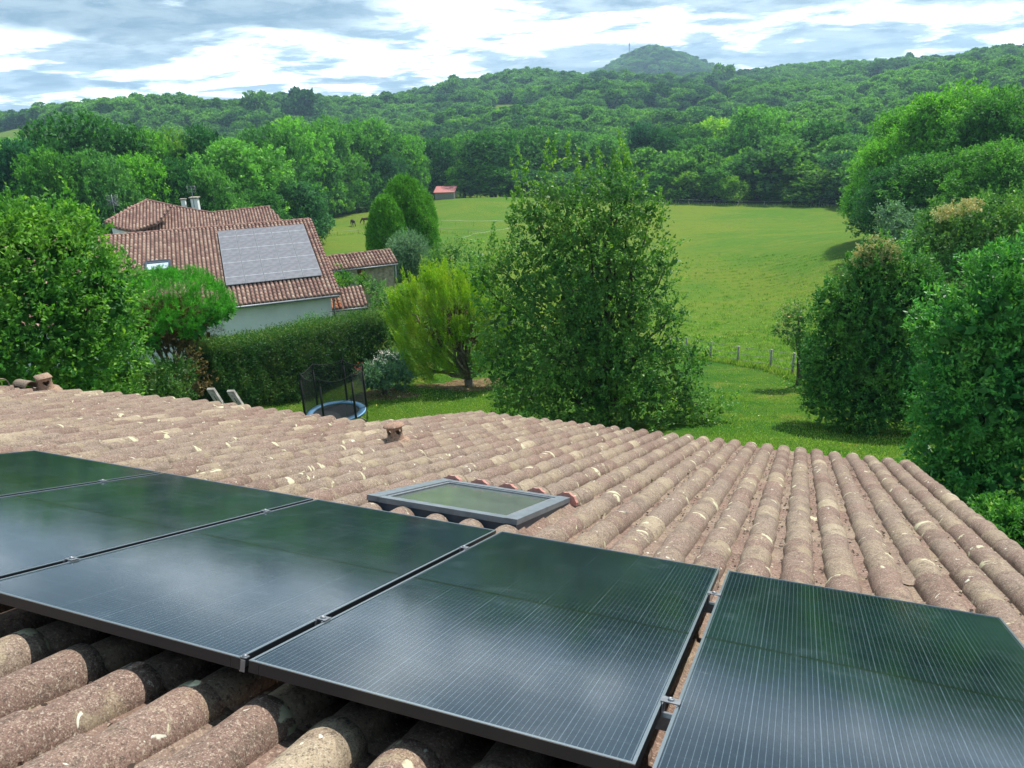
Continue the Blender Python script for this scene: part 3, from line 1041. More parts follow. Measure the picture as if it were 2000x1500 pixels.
for v, nm in ((0.39, 'mounting rail under the near long edge of the solar panels'), (1.55, 'mounting rail under the far edge of the solar panels by the skylight')):
    root = empty('mounting_rail', rp(-0.6, v, -0.06))
    tag(root, 'aluminium ' + nm, 'rail', 'rails carrying the solar panels')
    b = MB(); b.box((0, 0, 0), (5.86, 0.04, 0.038))
    obj_at('rail', b, 'alu', roof_m(-0.59, v, -0.059), root)
    b = MB(); b.box((0, 0.0, -0.045), (0.03, 0.03, 0.09)); hm = b.mesh('roof_hook', M['alu'])
    for u in np.arange(-3.2, 2.3, 1.1):
        place(link('roof_hook', hm), roof_m(u, v, -0.059), root)
    for u in (1.157, -0.015, -1.179, -2.343):
        g = 0.023 if u > 1 else 0.015
        b = MB()
        b.box((0, 0, 0.0035), (2 * g + 0.008, 0.036, 0.003))
        b.box((g - 0.003, 0, -0.018), (0.003, 0.058, 0.04)); b.box((-g + 0.003, 0, -0.018), (0.003, 0.058, 0.04))
        c = obj_at('clamp', b, 'alu', roof_m(u, v, 0.0), root)
        b = MB()
        b.lathe([(0.0001, 0.0065), (0.004, 0.0062), (0.0045, 0.010), (0.009, 0.010), (0.0095, 0.005), (0.0095, 0.004)], (0, 0, 0.001), 14)
        o = b.build('bolt', M['alu'], c)
b = MB()
b.box((0, 0, 0.002), (0.022, 0.018, 0.003)); b.box((-0.009, 0.0, -0.02), (0.003, 0.016, 0.042)); b.box((0.004, -0.012, -0.02), (0.016, 0.002, 0.035))
b.lathe([(0.0001, 0.009), (0.007, 0.009), (0.0075, 0.003)], (0, 0, 0), 12)
o = obj_at('corner_bracket', b, 'alu', roof_m(-0.022, 0.008, 0.0), None)
tag(o, 'small bright metal corner bracket with a bolt at the near edge between two solar panels', 'bracket')


# ---------------------------------------------------------------- skylight
def skylight():
    uc, vc = (SKY[0] + SKY[1]) / 2, (SKY[2] + SKY[3]) / 2
    W_, H_ = SKY[1] - SKY[0] - 0.03, SKY[3] - SKY[2] - 0.03
    top = -0.090
    m = roof_m(uc, vc, top, 0.0, -0.030)
    root = empty('skylight', m.translation); root.rotation_euler = m.to_euler()
    tag(root, 'closed roof window with a grey metal frame, set among the tiles above the solar panels', 'skylight')
    b = MB()
    t_ = 0.11
    # sloped lower body (flashing / side covers)
    for s in (-1, 1):
        b.box((s * (W_ / 2 - 0.02), 0, -0.115), (0.04, H_, 0.15))
        b.box((0, s * (H_ / 2 - 0.02), -0.115), (W_ - 0.082, 0.04, 0.15))
    b.build('curb', M['sky_frame_d'], root)  # shade of the near flank is put into this dark blue-grey
    b = MB()
    for s in (-1, 1):
        b.box((s * (W_ / 2 - 0.035), 0, -0.02), (0.085, H_ + 0.02, 0.036))
        b.box((0, s * (H_ / 2 - 0.035 - (0.0 if s > 0 else -0.0)), -0.0225), (W_ - 0.157, 0.085, 0.036))
    b.build('cover_frame', M['sky_frame'], root)
    b = MB()
    for s in (-1, 1):
        b.box((s * (W_ / 2 - 0.093), 0, -0.016), (0.026, H_ - 0.16, 0.014))
        b.box((0, s * (H_ / 2 - 0.093), -0.0165), (W_ - 0.215, 0.026, 0.014))
    b.build('sash', M['alu'], root)
    b = MB()
    b.box((0, 0, -0.024), (W_ - 0.213, H_ - 0.213, 0.006))
    b.build('pane', M['pane'], root)
    b = MB()
    b.box((0, 0, -0.060), (W_ - 0.17, H_ - 0.17, 0.01))
    b.build('blind', M['blind'], root)


M['blind'] = pbsdf('pale_blind', (0.26, 0.30, 0.27), 0.9)
M['pane'] = pbsdf('mirrored_trees_pane', (0.13, 0.155, 0.14), 0.10, nscale=3, namp=0.12)  # greenish grey base carries the mirrored trees and the blind behind
skylight()


# ---------------------------------------------------------------- clay roof vents
def heart(x, z):
    x, z = x * 1.15, z * 1.15 + 0.15
    return (x * x + z * z - 0.5) ** 3 - x * x * z ** 3 * 1.6 < 0


def roof_vent(u, v, s, label, tilt, square=False):
    up = Vector((0, 0, 1))
    m = Matrix.Translation(rp(u, v, -0.13)) @ Matrix.Rotation(tilt, 4, 'X') @ Matrix.Rotation(tilt * 0.6, 4, 'Y')
    root = empty('roof_vent', m.translation); root.rotation_euler = m.to_euler()
    tag(root, label, 'roof vent', 'clay vents on the near roof')
    nth, nz = 64, 18
    prof = [(0.118, 0.0), (0.100, 0.02), (0.088, 0.05), (0.084, 0.08), (0.086, 0.12), (0.088, 0.165)]
    def rad(z): return np.interp(z, [p[1] for p in prof], [p[0] for p in prof]) * s
    V, F = [], []
    for layer, dr in ((0, 0), (1, -0.012)):
        for j in range(nz + 1):
            z = 0.165 * j / nz
            for k in range(nth):
                a = 2 * math.pi * k / nth
                r = rad(z) + dr * s
                V.append((r * math.cos(a), r * math.sin(a), z * s))
    hole = set()
    for j in range(nz):
        for k in range(nth):
            z = 0.165 * (j + 0.5) / nz; a = (k + 0.5) / nth * 4
            ax = (a % 1.0 - 0.5) * 2 * 1.3
            zz = (z - 0.105) / 0.047
            if heart(ax, zz): hole.add((j, k)); continue
            k2 = (k + 1) % nth
            q = (j * nth + k, j * nth + k2, (j + 1) * nth + k2, (j + 1) * nth + k)
            o2 = (nz + 1) * nth
            F.append(q); F.append(tuple(o2 + i for i in q[::-1]))
    o2 = (nz + 1) * nth
    for (j, k) in hole:       # the thickness of the wall around each opening
        k2 = (k + 1) % nth
        c = [(j, k), (j, k2), (j + 1, k2), (j + 1, k)]
        for (dj, dk, a, bb) in ((-1, 0, 0, 1), (0, 1, 1, 2), (1, 0, 2, 3), (0, -1, 3, 0)):
            if (j + dj, (k + dk) % nth) not in hole:
                i0 = c[a][0] * nth + c[a][1]; i1 = c[bb][0] * nth + c[bb][1]
                F.append((i0, i1, o2 + i1, o2 + i0))
    me = np_mesh('pot', np.array(V), np.array(F), M['tile_v'])
    link('pot', me, root)
    b = MB()
    n_ = 4 if square else 28
    b.lathe([(0.001, 0.200 * s), (0.07 * s, 0.195 * s), (0.118 * s, 0.178 * s), (0.122 * s, 0.168 * s), (0.09 * s, 0.163 * s), (0.001, 0.162 * s)], (0, 0, 0), n_)
    b.build('cap', M['tile_v'], root)
    b = MB()
    b.lathe([(0.165 * s, -0.04), (0.15 * s, 0.0), (0.12 * s, 0.018), (0.09 * s, 0.02)], (0, 0, 0), 20)
    b.build('collar', M['tile_v'], root)
    b = MB()
    b.lathe([(0.001, 0.012), (0.07 * s, 0.012)], (0, 0, 0), 16)
    b.build('flue_dark_disc', M['dark'], root)  # black disc added as the darkness inside the pot


M['tile_v'] = tile_mat('vent_clay', False, [(0.0, (0.34, 0.20, 0.14)), (1.0, (0.38, 0.25, 0.17))], 0.5)
roof_vent(-2.74, 5.75, 1.0, 'small clay roof vent with heart-shaped openings, standing alone beyond the skylight', math.radians(-6))
roof_vent(-8.62, 6.10, 1.15, 'square-capped clay roof vent at the left edge of the roof beside the ridge tiles', math.radians(5), True)


def half_barrel(name, label, u, v, n, rz, L_, r, mat='tile_v'):
    b = MB()
    th = np.linspace(0, math.pi, 11)
    V = []
    for y, rr in ((0, r), (L_, r * 0.88)):
        for a in th: V.append((rr * math.cos(a), y - L_ / 2, rr * math.sin(a)))
        for a in th: V.append(((rr - 0.013) * math.cos(a), y - L_ / 2, (rr - 0.013) * math.sin(a)))
    F = []
    for i in range(10):
        F.append((i, i + 1, 22 + i + 1, 22 + i)); F.append((11 + i, 33 + i, 33 + i + 1, 11 + i + 1))
        F.append((i, 11 + i, 11 + i + 1, i + 1)); F.append((22 + i, 22 + i + 1, 33 + i + 1, 33 + i))
    b.add(V, F, False)
    o = obj_at(name, b, mat, roof_m(u, v, n, rz), None)
    tag(o, label, 'tile')
    return o


half_barrel('ridge_tile', 'curved ridge tile lying crosswise in front of the left roof vent', -8.9, 6.0, -0.115, math.radians(72), 0.5, 0.10, 'tile')
half_barrel('ridge_tile', 'short broken ridge tile farther left beside the left roof vent', -9.25, 5.9, -0.125, math.radians(55), 0.26, 0.10, 'tile')

# white down feather caught on a tile
b = MB()
rng = np.random.default_rng(3)
for k in range(26):
    a = rng.uniform(-0.5, 0.5); l = rng.uniform(0.02, 0.06); w = 0.004
    x0, y0 = rng.uniform(-0.05, 0.05), rng.uniform(-0.02, 0.02)
    b.add([(x0, y0, 0), (x0 + w, y0 - w, 0.006), (x0 + l * math.cos(a), y0 + l * math.sin(a), 0.012), (x0 + w, y0 + w, 0.004)], [(0, 1, 2, 3)])
o = obj_at('feather', b, 'feather', roof_m(0.28, 3.66, BASE + 0.075, 0.4), None)
tag(o, 'tuft of white down stuck on the tiles to the right of the skylight', 'feather')
#@@NEIGHBOUR

# ---------------------------------------------------------------- neighbour's house
def tiled_plane(name, O, ex, ey, poly, mat, parent, col=0.215, row=0.36, label=None, seed=0, slab=True):
    """canal tiles over a polygon given in slope coordinates (x along ex, y up ey)"""
    rng = np.random.default_rng(seed)
    O = Vector(O); ex = Vector(ex).normalized(); ey = Vector(ey).normalized(); en = ex.cross(ey)
    if en.z < 0: en = -en
    O_, X_, Y_, N_ = (np.array(q) for q in (O - parent.location, ex, ey, en))
    P = np.array(poly); n = len(P)
    nseg = 6
    th = np.linspace(0, math.pi, nseg + 1)
    hw = col * 0.40
    Vs, Fs, Rs = [], [], []
    x = P[:, 0].min() + col / 2
    while x < P[:, 0].max():
        ys = []
        for i in range(n):
            (x1, y1), (x2, y2) = P[i], P[(i + 1) % n]
            if (x1 > x) != (x2 > x): ys.append(y1 + (y2 - y1) * (x - x1) / (x2 - x1))
        if len(ys) >= 2:
            y0, y1 = min(ys), max(ys)
            y = y0
            ph = rng.uniform(-0.02, 0.02)
            while y < y1 - 0.02:
                ye = min(y + row + 0.05, y1 + 0.02)
                base = len(Vs) * 3 * (nseg + 1)
                pts = []
                for (yy, w, h, lf) in ((y + ph, hw, 0.085, 0.022), (ye, hw * 0.85, 0.075, 0.0), (y + ph, hw * 0.85, 0.04, 0.0)):
                    for a in th:
                        pts.append(O_ + X_ * (x + w * math.cos(a)) + Y_ * yy + N_ * (h * math.sin(a) + lf + 0.01))
                m_ = nseg + 1
                f = [(base + i, base + i + 1, base + m_ + i + 1, base + m_ + i) for i in range(nseg)] + \
                    [(base + 2 * m_ + i, base + 2 * m_ + i + 1, base + i + 1, base + i) for i in range(nseg)]
                Vs.append(np.array(pts)); Fs.append(np.array(f)); Rs.append(np.full(2 * nseg, rng.random()))
                y += row
        x += col
    # channels: a thin slab right under the covers
    V = np.concatenate(Vs); F = np.concatenate(Fs); R = np.concatenate(Rs)
    me = np_mesh(name, V, F, M[mat], R, smooth=False)
    o = link(name, me, parent); tag(o, kind='stuff')
    if label: o['label'] = label
    b = MB()
    top = [O - parent.location + ex * p[0] + ey * p[1] + en * 0.004 for p in poly]
    bot = [q - en * 0.12 for q in top]
    k = len(poly)
    b.add(top + bot, [tuple(range(k)), tuple(range(2 * k - 1, k - 1, -1))] + [(i, k + i, k + (i + 1) % k, (i + 1) % k) for i in range(k)])
    b.build('roof_board', M['roof_under'], parent)
    return o


M['roof_under'] = tile_mat('channel_clay', False, [(0.0, (0.13, 0.07, 0.06)), (1.0, (0.15, 0.085, 0.07))], 0.0, 0.4)


def tubes_along(b, O, d, L_, r, n=8, seg=0.4, arc=True):
    """row of ridge tiles"""
    k = max(1, int(L_ / seg))
    for i in range(k):
        a = O + d * (i * L_ / k); c = O + d * ((i + 1) * L_ / k + 0.03)
        b.tube([a, c], [r * 1.08, r * 0.95], n)


def slope_xy(px, py, O, ex, ey):
    en = ex.cross(ey)
    r = Vector(ray(px, py)); s = O.dot(en) / r.dot(en)
    q = r * s - O
    return q.dot(ex), q.dot(ey)


# main neighbour house: ridge at z -6.3, eave towards us at z -9.0
RR = Vector((-12.1, 48.1, -6.3)); RDIR = Vector((-0.9385, -0.3453, 0)).normalized()
SD = Vector((0.3453, -0.9385, 0)).normalized()
RUN, DROP = 9.35, 2.72
nb = empty('neighbour_house', (-16.0, 41.0, g1(-16, 41)))
tag(nb, 'white-walled house with a long brown tile roof carrying a grid of pale solar panels', 'house')
EA = RR + SD * RUN + Vector((0, 0, -DROP))       # right end of the eave
EX = -RDIR                                        # towards the right
EY = (RR - EA).normalized()
LN = 20.0
SLEN = (RR - EA).length
OA = EA + RDIR * LN
tiled_plane('roof_tiles', OA, EX, EY, [(0, 0), (LN, 0), (LN, SLEN), (2.8, SLEN), (1.2, SLEN - 2.0)], 'tile_n', nb, seed=1)
# rear slope
EYb = (RR - (RR - SD * 5 + Vector((0, 0, -1.5)))).normalized()
Lb = 5.2
tiled_plane('roof_tiles', RR - EYb * Lb, RDIR, EYb, [(0, 0), (LN - 3, 0), (LN - 3, Lb), (0, Lb)], 'tile_n', nb, seed=2)
b = MB()
tubes_along(b, RR - nb.location + Vector((0, 0, 0.03)), RDIR, LN - 2.8, 0.10)
b.build('ridge_cap', M['tile_nr'] if 'tile_nr' in M else M['tile_n'], nb)
b = MB()
for k in range(27):      # verge tiles down the right edge
    a = RR - nb.location + EX * 0.05 - EY * (SLEN * k / 27); c = RR - nb.location + EX * 0.05 - EY * (SLEN * (k + 1) / 27 + 0.04)
    b.tube([a + Vector((0, 0, 0.02)), c + Vector((0, 0, 0.045))], [0.08, 0.095], 8)
tag(b.build('verge_tile', M['tile_n'], nb), kind='stuff')


def prism_wall(b, pts, z_top, parent, th=0.24, closed=False):
    """walls along a chain of ground points, down below the terrain"""
    k = len(pts)
    for i in range(k if closed else k - 1):
        p = Vector((*pts[i], 0)); q = Vector((*pts[(i + 1) % k], 0))
        zt0 = z_top[i]; zt1 = z_top[(i + 1) % k]
        d = (q - p).normalized(); nn = Vector((-d.y, d.x, 0)) * th / 2
        d = d * th / 2 * 0.995
        P = []
        for pp, zt, e in ((p, zt0, -1), (q, zt1, 1)):
            for s in (-1, 1):
                w = pp + nn * s + d * e * (1 if i % 2 else -1)
                P += [Vector((w.x, w.y, zt)), Vector((w.x, w.y, g1(pp.x, pp.y) - 0.4))]
        P = [v - parent.location for v in P]
        b.add(P, [(0, 1, 3, 2), (4, 6, 7, 5), (0, 4, 5, 1), (2, 3, 7, 6), (0, 2, 6, 4), (1, 5, 7, 3)])


b = MB()
i0 = EA - EX * 0.45 - SD * 0.55
fr_r, fr_l = i0, OA - EX * -0.6 - SD * 0.55
bk_r = RR - EX * 0.45 - SD * 4.2
bk_l = bk_r + RDIR * (LN - 1.2)
zt = EA.z - 0.02
prism_wall(b, [fr_l.xy, fr_r.xy], [zt, zt], nb)
b.build('front_wall', M['render'], nb)
b = MB()
mid_r = RR - EX * 0.45
p0 = fr_r + Vector((0, 0, 0)); 
zr = RR.z - 0.16
prism_wall(b, [fr_r.xy, mid_r.xy, bk_r.xy], [zt, zr, zr - 1.25], nb)
prism_wall(b, [bk_r.xy, bk_l.xy, fr_l.xy], [zr - 1.25, zr - 1.25, zt], nb)
b.build('gable_wall', M['render'], nb)
b = MB()
g0 = EA + SD * 0.07 + Vector((0, 0, -0.07)) - nb.location
b.tube([g0 + EX * 0.02, g0 + RDIR * LN], 0.065, 8)
b.build('gutter', M['gutter'], nb)
b = MB()
d0 = EA + Vector((0, 0, -0.1)) + SD * 0.05 - EX * 0.25 - nb.location
b.tube([d0, d0 + Vector((0, 0, -0.15)), d0 - SD * 0.42 + Vector((0, 0, -0.55)), d0 - SD * 0.42 + Vector((0, 0, -3.6))], 0.045, 8)
b.build('downpipe', M['gutter'], nb)

# their solar panels: five columns, four rows
EN = EX.cross(EY)
if EN.z < 0: EN = -EN
tl = slope_xy(425, 458, EA, EX, EY); tr = slope_xy(594, 443, EA, EX, EY); bl = slope_xy(443, 562, EA, EX, EY); br = slope_xy(630, 545, EA, EX, EY)
ax0 = (tl[0] + bl[0]) / 2; ax1 = (tr[0] + br[0]) / 2
ay1 = (tl[1] + tr[1]) / 2; ay0 = (bl[1] + br[1]) / 2
M['pv_rim'] = pbsdf('neighbour_module_frame', (0.26, 0.27, 0.29), 0.7, spec=0.1)
cw, ch = (ax1 - ax0) / 5, (ay1 - ay0) / 4
pf = MB()
for s in (0, 1):
    pf.box((0.012 + s * (1.134 - 0.024), 1.0, -0.02), (0.024, 2.0, 0.04))
    pf.box((1.134 / 2, 0.012 + s * (2.0 - 0.024), -0.02), (1.134 - 0.05, 0.024, 0.04))
pfm = pf.mesh('frame', M['pv_rim'])
pg = MB(); pg.box((1.134 / 2, 1.0, -0.006), (1.134 - 0.05, 2.0 - 0.05, 0.006))
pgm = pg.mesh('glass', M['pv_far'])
ORD = ['first', 'second', 'third', 'fourth', 'fifth', 'sixth', 'seventh', 'eighth', 'ninth', 'tenth', 'eleventh', 'twelfth', 'thirteenth',
       'fourteenth', 'fifteenth', 'sixteenth', 'seventeenth', 'eighteenth', 'nineteenth', 'twentieth']
ROWN = ['top', 'upper middle', 'lower middle', 'bottom']
for j in range(4):
    for i in range(5):
        o3 = EA + EX * (ax0 + cw * i + 0.008) + EY * (ay1 - ch * j - 0.008) + EN * 0.20
        Rm = Matrix([[EX.x, -EY.x, EN.x], [EX.y, -EY.y, EN.y], [EX.z, -EY.z, EN.z]])
        if Rm.determinant() < 0:
            Rm = Matrix([[EX.x, -EY.x, -EN.x], [EX.y, -EY.y, -EN.y], [EX.z, -EY.z, -EN.z]])
        root = empty('solar_panel', o3)
        sgn = 1
        Rm = Matrix([[EX.x, -EY.x, 0], [EX.y, -EY.y, 0], [EX.z, -EY.z, 0]])
        zc = EX.cross(-EY)
        Rm[0][2], Rm[1][2], Rm[2][2] = zc.x, zc.y, zc.z
        root.rotation_euler = Rm.to_euler()
        flip = -1 if zc.z < 0 else 1
        tag(root, f'pale solar panel, {ORD[i]} from left, {ROWN[j]} row of the neighbour\'s roof', 'solar panel',
            "solar panels on the neighbour's roof")
        sx, sy = (cw - 0.016) / 1.134, (ch - 0.016) / 2.0
        for me in (pfm, pgm):
            o = link(me.name.split('.')[0], me, root)
            o.scale = (sx, sy, flip)


# roof window on the neighbour's roof
def nb_window():
    x0, y1 = slope_xy(284, 516, EA, EX, EY); x1, _ = slope_xy(334, 512, EA, EX, EY)
    w = x1 - x0; h = 1.2
    zc = EX.cross(EY)
    Rm = Matrix([[EX.x, EY.x, zc.x], [EX.y, EY.y, zc.y], [EX.z, EY.z, zc.z]])
    root = empty('roof_window', EA + EX * ((x0 + x1) / 2) + EY * (y1 - h / 2) + EN * 0.10)
    root.rotation_euler = Rm.to_euler()
    tag(root, "roof window with a pale sky-reflecting pane in the neighbour's roof above the pine", 'skylight')
    b = MB()
    for s in (-1, 1):
        b.box((s * (w / 2 - 0.05), 0, 0.03), (0.10, h, 0.12)); b.box((0, s * (h / 2 - 0.05), 0.03), (w - 0.2 - 0.004, 0.10, 0.12))
    b.build('frame', M['sky_frame_d'], root)
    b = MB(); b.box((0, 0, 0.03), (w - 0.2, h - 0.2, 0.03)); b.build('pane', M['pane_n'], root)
    b = MB(); b.box((0, h / 2 - 0.22, 0.06), (w - 0.24, 0.20, 0.03)); b.build('roller_shutter', M['sky_frame_d'], root)


M['pane_n'] = pbsdf('painted_sky_pane', (0.55, 0.66, 0.74), 0.12)  # sky reflection painted into the pane's base colour
nb_window()

# ---- house behind it, with hipped roofs
def pl(px, py, D): return at(px, py, D)
nb2 = empty('rear_house', (-24.0, 56.0, g1(-24, 56)))
tag(nb2, 'second house behind the long roof, with hipped and stepped tile roofs and two chimneys', 'house')


def roof_poly(pts, mat, seed, eave):
    """pts: world corners; eave: pair of indices giving the level direction"""
    a, c = Vector(pts[eave[0]]), Vector(pts[eave[1]])
    ex = (c - a); ex.z = 0; ex.normalize()
    q = max(pts, key=lambda p: (Vector(p) - a).cross(ex).length)
    v = Vector(q) - a
    ey = (v - ex * v.dot(ex)).normalized()
    if ey.z < 0: ey = -ey
    poly = [((Vector(p) - a).dot(ex), (Vector(p) - a).dot(ey)) for p in pts]
    return tiled_plane('roof_tiles', a, ex, ey, poly, mat, nb2, seed=seed)


def on_plane(px, py, O, ex, ey):
    en = ex.cross(ey)
    r = Vector(ray(px, py))
    return r * (O.dot(en) / r.dot(en))


def px_face(pxs, O, pitch, seed):
    ey = (-SD + Vector((0, 0, pitch))).normalized()
    W = [on_plane(px, py, O, EX, ey) for px, py in pxs]
    q = [((w - O).dot(EX), (w - O).dot(ey)) for w in W]
    tiled_plane('roof_tiles', O, EX, ey, q, 'tile_n', nb2, seed=seed)
    return W


F1 = px_face([(205, 435), (230, 446), (262, 452), (306, 437), (336, 403), (287, 392), (250, 406)], atz(287, 392, -5.7), 0.29, 11)
F2 = px_face([(258, 441), (280, 470), (330, 474), (450, 466), (412, 417), (340, 404), (307, 436)], atz(412, 417, -6.9), 0.27, 12)
F3 = px_face([(412, 417), (450, 466), (566, 446), (527, 405)], atz(412, 417, -6.9), 0.27, 13)
b = MB()
for p, q in ((F1[5], F1[4]), (F2[5], F2[4]), (F2[5], F2[6]), (F3[0], F3[3]), (F2[6], F2[0]), (F1[5], F1[0])):
    d = (q - p); tubes_along(b, p - nb2.location + Vector((0, 0, 0.05)), d.normalized(), d.length, 0.10)
b.build('ridge_cap', M['tile_n'], nb2)
b = MB()
p, q = F1[0] + Vector((0.4, 0.2, 0)), F1[2] + Vector((-0.2, 0.5, 0))
prism_wall(b, [p.xy, q.xy], [p.z - 0.15, q.z - 0.15], nb2, 0.2)
b.build('wall', M['render'], nb2)


def chimney(px, py, z, w, h, label, cap=True):
    p = atz(px, py, z)
    b = MB(); b.box((0, 0, h / 2), (w, w * 0.8, h))
    o = MB()
    root = b.build('chimney', M['render'], nb2); root.location = p - nb2.location
    if label: root['label'] = label
    if cap:
        c = MB(); c.box((0, 0, h + 0.10), (w * 1.35, w * 1.2, 0.07))
        for i in (-1, 1):
            for j in (-1, 1): c.box((i * w * 0.4, j * w * 0.3, h + 0.033), (0.08, 0.08, 0.064))
        c.build('chimney_cap', M['concrete'], root)
    return p


def antenna(px, py, z, h, label, kind):
    p = atz(px, py, z)
    root = empty('tv_antenna', p); tag(root, label, 'antenna', 'television antennas on the rear house')
    b = MB(); b.tube([(0, 0, -0.4), (0, 0, h)], 0.022, 6); b.build('mast', M['alu'], root)
    b = MB()
    if kind == 'grid':
        for k in range(9): b.tube([(-0.40, 0.05, h - 0.05 - k * 0.095), (0.40, 0.05, h - 0.05 - k * 0.095)], 0.008, 4)
        for k in (-0.4, -0.2, 0, 0.2, 0.4): b.tube([(k, 0.05, h - 0.03), (k, 0.05, h - 0.85)], 0.009, 4)
        for s in (-1, 1): b.tube([(s * 0.06, 0.0, h - 0.5), (s * 0.35, -0.2, h - 0.3)], 0.02, 5); b.tube([(s * 0.06, 0.0, h - 0.5), (s * 0.35, -0.2, h - 0.7)], 0.02, 5)
    else:
        for s in (-1, 1):
            b.tube([(s * 0.30, 0, h - 0.45), (s * 0.30, 0, h + 0.05)], 0.014, 5)
            for k in range(4): b.tube([(s * 0.30, -0.15, h - 0.4 + k * 0.14), (s * 0.30, 0.15, h - 0.4 + k * 0.14)], 0.010, 4)
        for k in range(3): b.tube([(-0.30, 0, h - 0.42 + k * 0.22), (0.30, 0, h - 0.42 + k * 0.22)], 0.012, 5)
    b.build('aerial', M['alu'], root)


chimney(385, 417, -7.3, 0.52, 1.15, 'larger white chimney with a flat cap')
chimney(361, 409, -6.9, 0.32, 0.70, 'small slim white chimney')
pc = chimney(236, 462, -8.2, 0.75, 1.05, 'white chimney block at the left gable')
antenna(378, 395, -6.4, 1.2, 'television antenna with twin side bars above the larger white chimney', 'bars')
antenna(229, 437, -7.3, 2.1, 'tall television antenna with a square grid reflector, left of the hipped roof', 'grid')

# ---- covered passage with open front, right of the house
wg = empty('covered_passage', atz(705, 560, -11.6)); tag(wg, 'low tiled wing with an open front and a stone end wall, behind the main roof', 'outbuilding')


def wing(root, ridge, eave, mat, seed, mats=None):
    r0, r1 = ridge; e0, e1 = eave
    ex = (e1 - e0); ex.z = 0; Lx = ex.length; ex.normalize()
    ey = (r0 - e0); ey = (ey - ex * ey.dot(ex)); Ly = ey.length; ey.normalize()
    off = (r0 - e0).dot(ex)
    return ex, ey, Lx, Ly


r0, r1 = atz(630, 503, -8.75), atz(764, 488, -8.75)
e0, e1 = atz(646, 529, -9.35), atz(776, 514, -9.35)
ex = (e1 - e0).normalized(); nrm = Vector((-ex.y, ex.x, 0)); ey = nrm * (r0 - e0).dot(nrm) + Vector((0, 0, r0.z - e0.z)); Ly = ey.length
Lx = (e1 - e0).length
tiled_plane('roof_tiles', e0, ex, ey, [(-0.6, 0), (Lx, 0), (Lx, Ly), (-0.6, Ly)], 'tile_n', wg, seed=21)
b = MB(); tubes_along(b, e0 + ey - wg.location + Vector((0, 0, 0.03)), ex, Lx, 0.09); b.build('ridge_cap', M['tile_n'], wg)
b = MB(); gq = e0 - wg.location - nrm * 0.06 + Vector((0, 0, -0.06)); b.tube([gq - ex * 0.5, gq + ex * Lx], 0.05, 8); b.build('gutter', M['gutter'], wg)
ins = nrm * 0.35
pA = e0 + ins + ex * (Lx * 0.36); pB = e1 + ins - ex * 0.1
b = MB(); prism_wall(b, [(pA + ex * (Lx * 0.12)).xy, pB.xy], [e0.z - 0.02, e0.z - 0.02], wg); b.build('stone_wall', M['stone'], wg)
b = MB()
prism_wall(b, [(e0 + ey + nrm * 0.1 - Vector((0, 0, 0))).xy, (e1 + ey + nrm * 0.1).xy], [e0.z + 0.35, e0.z + 0.35], wg); b.build('back_wall', M['render'], wg)
for k, f_ in enumerate((0.0, 0.42)):
    b = MB(); q = e0 + ins + ex * (Lx * f_); g_ = g1(q.x, q.y)
    b.box(Vector((q.x, q.y, (q.z + g_) / 2 - 0.1)) - wg.location, (0.14, 0.14, q.z - g_ + 0.1)); b.build('post', M['wood_br'], wg)
b = MB(); q = e0 + ins + ex * (Lx * 0.45)
b.box(Vector((q.x, q.y, q.z - 0.95)) - wg.location, (0.32, 0.06, 1.6)); b.build('shutter', M['shutter'], wg)
b = MB(); q = e1 + ins * 0.6 - ex * 0.1
b.tube([q - wg.location + Vector((0, 0, -0.1)), q - wg.location + Vector((0, 0, -2.0))], 0.05, 8); b.build('downpipe', M['gutter'], wg)

ln = empty('lean_to', atz(680, 620, -11.6)); tag(ln, 'small lean-to with a brown and orange tiled roof at the corner of the white house', 'outbuilding')
e0, e1 = atz(634, 607, -10.0), atz(716, 598, -10.0); r0 = atz(660, 564, -9.35)
ex = (e1 - e0).normalized(); nrm = Vector((-ex.y, ex.x, 0)); ey = nrm * (r0 - e0).dot(nrm) + Vector((0, 0, r0.z - e0.z)); Ly = ey.length
Lx = (e1 - e0).length
tiled_plane('roof_tiles', e0, ex, ey, [(1.05, 0), (Lx, 0), (Lx + 0.1, Ly), (1.05, Ly)], 'tile_n', ln, seed=31)
tiled_plane('roof_tiles', e0, ex, ey, [(-0.1, 0), (1.04, 0), (1.04, Ly * 0.8), (-0.1, Ly * 0.5)], 'tile_o', ln, seed=32, label='newer orange clay tiles')
b = MB(); gq = e0 - ln.location - nrm * 0.06 + Vector((0, 0, -0.06)); b.tube([gq, gq + ex * Lx], 0.05, 8); b.build('gutter', M['gutter'], ln)
b = MB(); prism_wall(b, [(e0 + nrm * 0.3).xy, (e1 + nrm * 0.3 - ex * 0.15).xy], [e0.z - 0.02] * 2, ln); b.build('wall', M['render'], ln)

